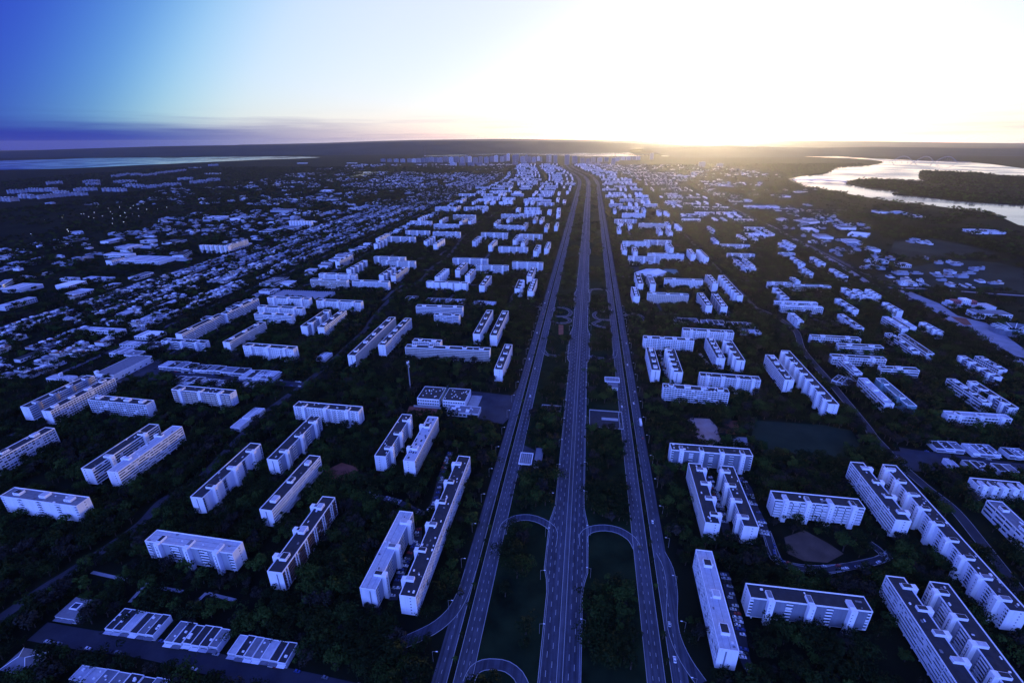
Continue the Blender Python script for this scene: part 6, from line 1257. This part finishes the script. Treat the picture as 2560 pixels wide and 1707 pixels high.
# ------------------------------------------------------------------ trees
def leaf_mat(name, c1, c2):
    m = bpy.data.materials.new(name); m.use_nodes = True; nt = m.node_tree; b = nt.nodes['Principled BSDF']; b.inputs['Roughness'].default_value = .85; b.inputs['Specular IOR Level'].default_value = .08
    oi = nt.nodes.new('ShaderNodeObjectInfo'); g = nt.nodes.new('ShaderNodeNewGeometry'); no = nt.nodes.new('ShaderNodeTexNoise'); no.inputs['Scale'].default_value = .35; nt.links.new(g.outputs['Position'], no.inputs['Vector'])
    ad = nt.nodes.new('ShaderNodeMath'); ad.operation = 'MULTIPLY_ADD'; nt.links.new(no.outputs['Fac'], ad.inputs[0]); ad.inputs[1].default_value = .34; 
    pw = nt.nodes.new('ShaderNodeMath'); pw.operation = 'POWER'; nt.links.new(oi.outputs['Random'], pw.inputs[0]); pw.inputs[1].default_value = 4.0
    mu = nt.nodes.new('ShaderNodeMath'); mu.operation = 'MULTIPLY'; nt.links.new(pw.outputs[0], mu.inputs[0]); mu.inputs[1].default_value = .9; nt.links.new(mu.outputs[0], ad.inputs[2])
    mx = nt.nodes.new('ShaderNodeMix'); mx.data_type = 'RGBA'; mx.inputs[6].default_value = (*c1, 1); mx.inputs[7].default_value = (*c2, 1); nt.links.new(ad.outputs[0], mx.inputs[0]); nt.links.new(mx.outputs[2], b.inputs['Base Color'])
    MATS[name] = m
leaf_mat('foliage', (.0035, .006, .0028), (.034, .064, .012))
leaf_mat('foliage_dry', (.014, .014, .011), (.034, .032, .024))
def crown_mesh(name, seed, n, r=5.0, h=6.5, z0=4.2, m='foliage', blobs=9, leaf=1.15):
    rn = random.Random(seed); v = []; f = []
    B = [(rn.gauss(0, .42)*r, rn.gauss(0, .42)*r, z0+h*(.30+.5*rn.random()), r*rn.uniform(.36, .60)) for _ in range(blobs)]
    for k in range(n):
        bx_, by_, bz, br = B[k % blobs]
        while True:
            d = Vector((rn.gauss(0, 1), rn.gauss(0, 1), rn.gauss(0, 1)))
            if d.length > .01: break
        d.normalize(); rad = br*(.55+.48*rn.random()**.6); c = Vector((bx_, by_, bz))+Vector((d.x, d.y, d.z*.78))*rad
        if c.z < z0-.6: c.z = z0-.6+rn.random()
        nn = (d+Vector((rn.gauss(0, .45), rn.gauss(0, .45), rn.gauss(0, .45)+.35))).normalized(); a = nn.orthogonal().normalized(); e = nn.cross(a); t = rn.uniform(0, 6.28); a2 = a*math.cos(t)+e*math.sin(t); e2 = nn.cross(a2)
        s1, s2 = leaf*rn.uniform(.55, 1.25), leaf*rn.uniform(.45, .95); b = len(v)
        v += [c-a2*s1*.5-e2*s2*.2, c-a2*s1*.1+e2*s2*.55-nn*.12, c+a2*s1*.55+e2*s2*.15, c+a2*s1*.05-e2*s2*.5-nn*.12]; f.append((b, b+1, b+2, b+3))
    return mesh(name, v, f, m)
def trunk_mesh(name, seed, h=5.5):
    rn = random.Random(seed); m = MB(); m.tube((0, 0, 0), (.2, .1, h*.5), .42, .30, 6, 0, False); m.tube((.2, .1, h*.5), (0, .2, h), .30, .16, 6, 0, False)
    for k in range(4): t = k*1.6+rn.random(); m.tube((.2, .1, h*(.45+.1*k)), (2.6*math.cos(t), 2.6*math.sin(t), h*(.95+.1*k)), .17, .06, 5, 0, False)
    return m.data(name, 'bark')
CROWNS = [crown_mesh('crown_%s' % q, 60+i, 420, r=rr, h=hh, m=mm, blobs=bl) for i, (q, rr, hh, mm, bl) in enumerate((('round', 5.0, 6.0, 'foliage', 9), ('broad', 6.2, 5.0, 'foliage', 11), ('tall', 4.2, 8.5, 'foliage', 9), ('loose', 5.4, 6.0, 'foliage', 7), ('dry', 4.8, 6.0, 'foliage_dry', 8), ('spread', 6.8, 4.6, 'foliage', 12)))]
FARCROWNS = [crown_mesh('far_crown', 90, 150, 5.0, 6.0, 3.0, leaf=1.9), crown_mesh('far_crown', 91, 150, 5.8, 5.0, 3.0, leaf=2.0, blobs=10)]
TRUNK = trunk_mesh('trunk', 3)
# planting mask
GX0, GX1, GY0, GY1, GC = -1400, 1400, 140, 2400, 4.0
nx, ny = int((GX1-GX0)/GC), int((GY1-GY0)/GC); occ = np.zeros((ny, nx), bool)
def cells(x0, x1, y0, y1):
    return max(0, int((x0-GX0)/GC)), min(nx, int((x1-GX0)/GC)+1), max(0, int((y0-GY0)/GC)), min(ny, int((y1-GY0)/GC)+1)
def mark_obb(cx, cy, a, hx, hy, g):
    r_ = math.hypot(hx, hy)+g; i0, i1, j0, j1 = cells(cx-r_, cx+r_, cy-r_, cy+r_)
    if i0 >= i1 or j0 >= j1: return
    X, Y = np.meshgrid(GX0+(np.arange(i0, i1)+.5)*GC-cx, GY0+(np.arange(j0, j1)+.5)*GC-cy); u = X*math.cos(a)+Y*math.sin(a); w = -X*math.sin(a)+Y*math.cos(a)
    occ[j0:j1, i0:i1] |= (abs(u) < hx+g) & (abs(w) < hy+g)
for f_ in FOOT: mark_obb(*f_, 1.6 if f_[1] < 1000 else .5)
for ln, hw_ in ROADLINES:
    for (ax, ay), (bx_, by_) in zip(ln, ln[1:]):
        if min(ay, by_) > GY1 or max(ay, by_) < GY0: continue
        mark_obb((ax+bx_)/2, (ay+by_)/2, math.atan2(by_-ay, bx_-ax), math.dist((ax, ay), (bx_, by_))/2, hw_, 1.8)
def in_poly(p, poly):
    x, y = p; c = False
    for i in range(len(poly)):
        (x1, y1), (x2, y2) = poly[i-1], poly[i]
        if (y1 > y) != (y2 > y) and x < (x2-x1)*(y-y1)/(y2-y1)+x1: c = not c
    return c
for nm_, (m, pts) in PAVINGS.items():
    xs_ = [p[0] for p in pts]; ys_ = [p[1] for p in pts]; i0, i1, j0, j1 = cells(min(xs_), max(xs_), min(ys_), max(ys_))
    for j in range(j0, j1):
        for i in range(i0, i1):
            if in_poly((GX0+(i+.5)*GC, GY0+(j+.5)*GC), pts): occ[j, i] = True
def density(s, t, x, y):
    n = .6*vnoise(x, y, 60)+.4*vnoise(x, y, 22, 3); at = abs(t)
    if at < 50: return 1.0 if n > .50 else .05
    if at < 90: return .5
    if -640 < t < 345: return .95 if n > .36 else .35
    if 345 <= t < 660: return .95 if n > .34 else .4
    if -1010 < t <= -640: return .8 if n > .50 else .3
    if t <= -1010: return (.75 if n > .56 else .10) if s < 3000 else (.8 if n > .5 else .25)
    if t > 660: 
        big = vnoise(x, y, 160, 9); return .8 if (n > .62 or (big > .62 and n > .42) or t > 1250+.15*s) else .05
    return .3
LK = LAKES['lake_near']; PEN = LAKES['peninsula']
ta = random.Random(77); TR = []
def visible(x, y): return y > 120 and abs(x) < y*1.0+190
def plant(x0, x1, y0, y1, sp, smin, smax, far):
    yy = y0
    while yy < y1:
        spy = sp
        xx = x0
        while xx < x1:
            x, y = xx+ta.uniform(-.45, .45)*sp, yy+ta.uniform(-.45, .45)*sp; xx += sp
            if not visible(x, y): continue
            s, t = to_st(x, y)
            if ta.random() > density(s, t, x, y): continue
            if GX0 < x < GX1 and GY0 < y < GY1:
                if occ[min(ny-1, int((y-GY0)/GC)), min(nx-1, int((x-GX0)/GC))]: continue
            elif abs(t) < 16 or 50 < abs(t) < 80: continue
            if x > 1700 and in_poly((x, y), LK) and not in_poly((x, y), PEN): continue
            k = ta.uniform(smin, smax); TR.append((x, y, k, far))
        yy += spy
plant(-680, 680, 150, 470, 6.0, .45, 1.25, 0)
plant(-1200, 1200, 470, 1000, 7.2, .45, 1.3, 0)
plant(-1700, 1700, 1000, 1900, 9.5, .6, 1.2, 1)
plant(-2400, 2600, 1900, 3400, 13.5, .7, 1.35, 1)
plant(-4200, 4200, 3400, 6200, 26.0, .8, 1.6, 1)
for i in range(4200):                              # the wooded peninsula and the far shores
    x, y = ta.uniform(2100, 4200), ta.uniform(2100, 4900)
    if in_poly((x, y), PEN): TR.append((x, y, ta.uniform(.9, 1.7), 2))
TR.sort(key=lambda p: -p[2]*(1 if p[3] < 2 else .1)/math.hypot(p[0], p[1], 300)*(1.0 if p[1] > 175 else .2))
IND = TR[:290]; REST = TR[290:]
KIND = ['round dark tree', 'broad dark tree', 'tall narrow tree', 'loose open tree', 'dry brownish tree', 'wide spreading tree']
IND.sort(key=lambda p: (int(p[1]/30), p[0])); near_of = {}
for i, (x, y, k, _) in enumerate(IND):
    q = ta.choice((0, 0, 1, 1, 2, 3, 4, 5, 5)); o = new('tree', None, None, (x, y, 0), ta.uniform(0, 6.28)); k *= 1.06
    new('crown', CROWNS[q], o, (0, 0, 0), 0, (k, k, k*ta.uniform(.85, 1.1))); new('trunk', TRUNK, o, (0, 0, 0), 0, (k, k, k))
    nb = min(BNAME, key=lambda j: math.hypot(ALLB[j][0]-x, ALLB[j][1]-y)); near_of.setdefault(nb, []).append((math.hypot(ALLB[nb][0]-x, ALLB[nb][1]-y), q, o))
for nb, L_ in near_of.items():
    L_.sort(key=lambda e: e[0])
    for j, (d, q, o) in enumerate(L_): tag(o, '%s, %s nearest to the %s' % (KIND[q], ordw(j), BNAME[nb]), 'tree', 'trees between the nearest blocks')
def gn_scatter(name, pts, meshes, trunk, label):
    """one mass of far trees: instances on points; the pieces come from mesh data held by the node group's own objects"""
    me = bpy.data.meshes.new(name); me.from_pydata([(p[0], p[1], dropz(p[0], p[1])+(4.0 if p[3] == 2 else 0)) for p in pts], [], [])
    sc = me.attributes.new('size', 'FLOAT', 'POINT'); sc.data.foreach_set('value', [p[2] for p in pts])
    ro = me.attributes.new('turn', 'FLOAT', 'POINT'); ro.data.foreach_set('value', [ta.uniform(0, 6.28) for _ in pts])
    kd = me.attributes.new('sort', 'INT', 'POINT'); kd.data.foreach_set('value', [ta.randrange(len(meshes)) for _ in pts])
    o = new(name, me); ng = bpy.data.node_groups.new(name, 'GeometryNodeTree'); ng.interface.new_socket('Geometry', in_out='INPUT', socket_type='NodeSocketGeometry'); ng.interface.new_socket('Geometry', in_out='OUTPUT', socket_type='NodeSocketGeometry')
    N = ng.nodes.new; Lk = ng.links.new; gi = N('NodeGroupInput'); go = N('NodeGroupOutput'); jn = N('GeometryNodeGeometryToInstance')
    for ob in reversed(meshes):
        oi = N('GeometryNodeObjectInfo'); oi.inputs['Object'].default_value = ob; oi.inputs['As Instance'].default_value = True; Lk(oi.outputs['Geometry'], jn.inputs[0])
    def attr(nm, ty): a = N('GeometryNodeInputNamedAttribute'); a.data_type = ty; a.inputs['Name'].default_value = nm; return a.outputs['Attribute']
    ip = N('GeometryNodeInstanceOnPoints'); Lk(gi.outputs[0], ip.inputs['Points']); ip.inputs['Pick Instance'].default_value = True
    jo = N('GeometryNodeJoinGeometry')
    for ob in reversed(meshes):
        oi = N('GeometryNodeObjectInfo'); oi.inputs['Object'].default_value = ob; oi.inputs['As Instance'].default_value = True; Lk(oi.outputs['Geometry'], jo.inputs[0])
    Lk(jo.outputs[0], ip.inputs['Instance']); Lk(attr('sort', 'INT'), ip.inputs['Instance Index'])
    cx_ = N('ShaderNodeCombineXYZ'); Lk(attr('turn', 'FLOAT'), cx_.inputs['Z']); Lk(cx_.outputs[0], ip.inputs['Rotation'])
    cs_ = N('ShaderNodeCombineXYZ'); sa = attr('size', 'FLOAT'); 
    for ax in 'XYZ': Lk(sa, cs_.inputs[ax])
    Lk(cs_.outputs[0], ip.inputs['Scale'])
    out_ = ip.outputs[0]
    if trunk:
        it = N('GeometryNodeInstanceOnPoints'); Lk(gi.outputs[0], it.inputs['Points']); oi = N('GeometryNodeObjectInfo'); oi.inputs['Object'].default_value = trunk; oi.inputs['As Instance'].default_value = True
        Lk(oi.outputs['Geometry'], it.inputs['Instance']); Lk(cs_.outputs[0], it.inputs['Scale']); j2 = N('GeometryNodeJoinGeometry'); Lk(ip.outputs[0], j2.inputs[0]); Lk(it.outputs[0], j2.inputs[0]); out_ = j2.outputs[0]
    Lk(out_, go.inputs[0]); md = o.modifiers.new('scatter', 'NODES'); md.node_group = ng
    return tag(o, label, 'trees', kind='stuff')
# the trees already standing lend their crowns and trunk to the mass
src = {}
for o in list(C.objects):
    if o.name.startswith('crown') and o.data in CROWNS and o.data.name not in src: src[o.data.name] = o
TRK = next(o for o in C.objects if o.name.startswith('trunk'))
near_rest = [p for p in REST if p[3] == 0]; far_rest = [p for p in REST if p[3] != 0]
gn_scatter('woodland', near_rest, list(src.values()), TRK, 'dense dark trees filling the quarters between the blocks')
gn_scatter('far_woodland', far_rest, list(src.values()), None, 'far dark tree cover of the outer quarters and shores')
print('TREES', len(IND), len(near_rest), len(far_rest))


# ------------------------------------------------------------------ palms, lamps, cars
def palm_data():
    m = MB(); m.tube((0, 0, 0), (.1, 0, 3.2), .28, .22, 6, 0, False); m.tube((.1, 0, 3.2), (0, 0, 6.2), .22, .18, 6, 0, False); tr = m.data('palm_trunk', 'bark'); v = []; f = []; rn = random.Random(8)
    for k in range(13):
        t = k*2.4; L = rn.uniform(2.4, 3.2); up = rn.uniform(.2, 1.1); prev = None
        for j in range(5):
            u = j/4; c = Vector((math.cos(t)*L*u, math.sin(t)*L*u, 6.2+up*math.sin(u*2.4)-1.3*u*u)); w = .42*(1-.75*u)+.05; sd = Vector((-math.sin(t), math.cos(t), 0))*w; b = len(v); v += [c-sd, c+sd-Vector((0, 0, .1))]
            if j: f.append((b-2, b-1, b+1, b))
    return tr, mesh('palm_fronds', v, f, 'foliage')
PT, PF = palm_data(); rp = random.Random(61)
for side, t in (('left', -64.6), ('right', 64.9)):
    for i, s in enumerate(np.arange(170, 1150, 19.0)):
        if rp.random() < .25: continue
        x, y = F(s+rp.uniform(-3, 3), t); k = rp.uniform(.6, 1.0); o = new('palm_tree', None, None, (x, y, 0), rp.uniform(0, 6)); new('trunk', PT, o, scale=(k, k, k)); new('fronds', PF, o, scale=(k, k, k)); o['_i'] = i
        tag(o, 'small palm, %s from the front in the %s service road median' % (ordw(i), side), 'palm', 'palms in the medians'); del o['_i']
def lamp_data():
    m = MB(); m.tube((0, 0, 0), (0, 0, 9.5), .13, .09, 6); m.tube((0, 0, 9.3), (2.4, 0, 10.0), .07, .06, 5); p = m.data('lamp_pole', 'pole_metal'); h = MB(); h.box((2.9, 0, 10.0), (1.3, .45, .22)); return p, h.data('lamp_head', 'lamp_glass')
LP, LH = lamp_data()
for row, (t, rot, step, nm, s1) in enumerate(((-14.8, 0, 42, 'left edge of the highway', 1100), (14.8, math.pi, 42, 'right edge of the highway', 1100), (-78.5, 0, 36, 'outer left service road', 900), (79.5, math.pi, 36, 'outer right service road', 900))):
    for i, s in enumerate(np.arange(175+row*7, s1, step)):
        x, y = F(s, t+(3.4 if abs(t) < 20 and any(a < s < b for a, b in ((255, 345), (635, 780))) else 0)*(1 if t > 0 else -1)); o = new('street_lamp', None, None, (x, y, 0), -heading(s)+rot); new('pole', LP, o); new('lamp_head', LH, o)
        tag(o, 'slim street lamp, %s from the front on the %s' % (ordw(i), nm), 'street lamp', 'street lamps along the roads')
def car_data(L, W, Hc, cab0, cab1, m):
    v = []; f = []
    prof = [(-L/2, .35), (-L/2, .8), (-L*.46, .92), (cab0, .98), (cab0+.55, Hc), (cab1-.75, Hc), (cab1, .98), (L*.47, .86), (L/2, .7), (L/2, .35)]
    for x, z in prof:
        w = W/2*(.86 if z > 1.1 else 1.0)*(.92 if abs(x) > L*.48 else 1); v += [(x, -w, z), (x, w, z)]
    n = len(prof)
    for i in range(n-1): f.append((2*i, 2*i+1, 2*i+3, 2*i+2))
    f.append(tuple(2*i for i in range(n))); f.append(tuple(2*i+1 for i in range(n))[::-1]); f.append((2*n-2, 2*n-1, 1, 0))
    body = mesh('car_body', v, f, m); g = MB(); wg = W/2*.88
    for x0, x1 in ((cab0+.02, cab0+.52), (cab1-.72, cab1-.03)):
        za, zb = (1.02, Hc-.04) if x0 < 0 else (Hc-.04, 1.02); g.quad((x0, -wg*.95, za+.03), (x0, wg*.95, za+.03), (x1, wg*.95, zb+.03), (x1, -wg*.95, zb+.03))
    for sg in (-1, 1): g.quad((cab0+.5, sg*(W/2*.95+.01), 1.02), (cab1-.6, sg*(W/2*.95+.01), 1.02), (cab1-.85, sg*(W/2*.87+.02), Hc-.06), (cab0+.65, sg*(W/2*.87+.02), Hc-.06))
    wl = MB()
    return body, g.data('car_glass', 'glass')
w_ = MB(); w_.tube((0, -.1, 0), (0, .1, 0), .32, .32, 10); w_.f.append(tuple(range(10))[::-1]); w_.m.append(0); WHEEL = w_.data('wheel', 'tyre')
CARS = {}
for col in ('white', 'silver', 'black', 'grey', 'red', 'blue'):
    CARS[col] = (car_data(4.3, 1.75, 1.47, -1.7, 1.05, 'car_'+col), car_data(3.8, 1.68, 1.5, -1.75, .9, 'car_'+col))
car_n = {}
def car(x, y, rz, col, where, shape=0):
    (b, g) = CARS[col][shape]; o = new('car', None, None, (x, y, .12), rz); new('body', b, o); new('glass', g, o)
    for sx in (-1.3, 1.3):
        for sy in (-.8, .8): new('wheel', WHEEL, o, (sx*(1 if shape == 0 else .88), sy, .30))
    car_n[where] = car_n.get(where, 0)+1
    tag(o, '%s %s, %s counted along the %s' % ('pale' if col == 'silver' else col, ('saloon car', 'hatchback')[shape], ordw(car_n[where]-1), where), 'car', 'cars on the roads and in the lots'); return o
rc = random.Random(71); COLS = ('white', 'white', 'silver', 'silver', 'silver', 'black', 'grey', 'red', 'blue')
def near_foot(x, y, pad): return any(abs(x-f[0]) < 90 and abs(y-f[1]) < 90 and abs((x-f[0])*math.cos(f[2])+(y-f[1])*math.sin(f[2])) < f[3]-2+pad and abs(-(x-f[0])*math.sin(f[2])+(y-f[1])*math.cos(f[2])) < f[4]-4+pad for f in FOOT[:290])
for nm_ in ('parking_lane_pair', 'parking_lane_yard', 'parking_lane_east', 'parking_lane_west', 'residential_lane', 'residential_loop', 'block_lane_west', 'block_lane_far', 'block_lane_mid', 'shop_street_front', 'shop_street_mid', 'shop_street_east'):
    w, pts = STREETS[nm_]; ln = smooth(pts, 2.9); pr = .5 if 'parking' in nm_ or 'block_lane' in nm_ else .14
    for i in range(1, len(ln)-1):
        for sg in (-1, 1):
            if rc.random() > pr: continue
            (ax, ay), (bx_, by_) = ln[i-1], ln[i+1]; tx_, ty_ = bx_-ax, by_-ay; l = math.hypot(tx_, ty_); off = sg*(w/2-2.2 if 'parking' in nm_ or 'block' in nm_ else w/2-1.2); x, y = ln[i][0]+ty_/l*off, ln[i][1]-tx_/l*off
            if near_foot(x, y, 1.5): continue
            par = 'parking' in nm_ or 'block' in nm_; car(x, y, math.atan2(ty_, tx_)+(math.pi/2*sg if par else 0)+rc.uniform(-.05, .05), rc.choice(COLS), nm_.replace('_', ' '), rc.randrange(2))
for s, t, col in ((212, 70.3, 'white'), (236, 70.5, 'silver'), (330, 70.2, 'white'), (455, 74.0, 'red'), (530, 70.3, 'white'), (560, 74, 'silver'), (640, 70.2, 'white'), (720, 73.8, 'silver'), (300, 57, 'black'), (520, 55.6, 'white'), (690, 59, 'grey'), (880, 57, 'white')): x, y = F(s, t); car(x, y, math.pi/2-heading(s), col, 'right service roads', rc.randrange(2))
for s, t, col in ((285, -54.5, 'black'), (530, -57.5, 'white'), (610, -60, 'silver'), (640, -71.5, 'white'), (660, -69.8, 'black'), (700, -73.2, 'grey'), (745, -71, 'white'), (790, -73, 'black'), (840, -70, 'red'), (905, -72, 'white'), (980, -71, 'silver')): x, y = F(s, t); car(x, y, -math.pi/2-heading(s), col, 'left service roads', rc.randrange(2))
# a white bus on the right outer carriageway
x, y = F(486, 74.4); o = new('bus', None, None, (x, y, .12), math.pi/2-heading(486)); box('body', 'car_white', o, (0, 0, 1.75), (12, 2.5, 2.7)); box('roof_unit', 'rim_white', o, (-1, 0, 3.2), (3.2, 1.6, .3)); box('windscreen', 'glass', o, (6.01, 0, 2.1), (.06, 2.2, 1.3))
for sg in (-1, 1):
    for k in range(7): box('window', 'glass', o, (-4.9+k*1.5, sg*1.26, 2.2), (1.25, .05, .9))
    for xx in (-3.6, 3.8): new('wheel', WHEEL, o, (xx, sg*1.1, .48), scale=(1.5, 1.6, 1.5))
tag(o, 'white city bus on the outer right service road', 'bus')
# lit globe lamps of the dark park at far left
gm = bpy.data.materials.new('globe_light'); gm.use_nodes = True; gb = gm.node_tree.nodes['Principled BSDF']; gb.inputs['Emission Color'].default_value = (.75, .85, 1, 1); gb.inputs['Emission Strength'].default_value = 4.0; MATS['globe_light'] = gm
m_ = MB(); m_.tube((0, 0, 0), (0, 0, 7), .18, .12, 6); GP = m_.data('globe_pole', 'pole_metal'); bm = bmesh.new(); bmesh.ops.create_icosphere(bm, subdivisions=2, radius=.75); bmesh.ops.translate(bm, vec=(0, 0, 7.5), verts=bm.verts); GG = bpy.data.meshes.new('globe'); bm.to_mesh(GG); bm.free(); GG.materials.append(gm)
for i, (x, y) in enumerate(sorted(GLOBES)):
    o = new('park_lamp', None, None, (x, y, 0)); new('pole', GP, o); new('globe', GG, o); tag(o, 'lit globe lamp, %s from the left in the dark park at far left' % ordw(i), 'park lamp', 'lit lamps of the far-left park')


# ------------------------------------------------------------------ haze: one closed box of even, pale air round camera and city
hz = bpy.data.materials.new('haze'); hz.use_nodes = True; nt = hz.node_tree; nt.nodes.clear()
ho = nt.nodes.new('ShaderNodeOutputMaterial'); ad_ = nt.nodes.new('ShaderNodeAddShader')
for i_, (col_, den_, g_) in enumerate((((.32, .42, 1.0), 0.2e-5, 0.0), ((.92, .90, .88), 0.85e-5, .82))):    # clear air and fine dust
    pv = nt.nodes.new('ShaderNodeVolumePrincipled'); pv.inputs['Color'].default_value = (*col_, 1); pv.inputs['Density'].default_value = den_; pv.inputs['Anisotropy'].default_value = g_
    nt.links.new(pv.outputs[0], ad_.inputs[i_])
nt.links.new(ad_.outputs[0], ho.inputs['Volume']); MATS['haze'] = hz
mb = MB(); mb.box((0, 10000, 0), (90000, 42000, 2)); mb.v = [(x, y, -120.0 if z < 0 else 345.0) for x, y, z in mb.v]
tag(mb.build('haze', 'haze'), 'thin blue dawn haze over the whole city', 'haze', kind='stuff')
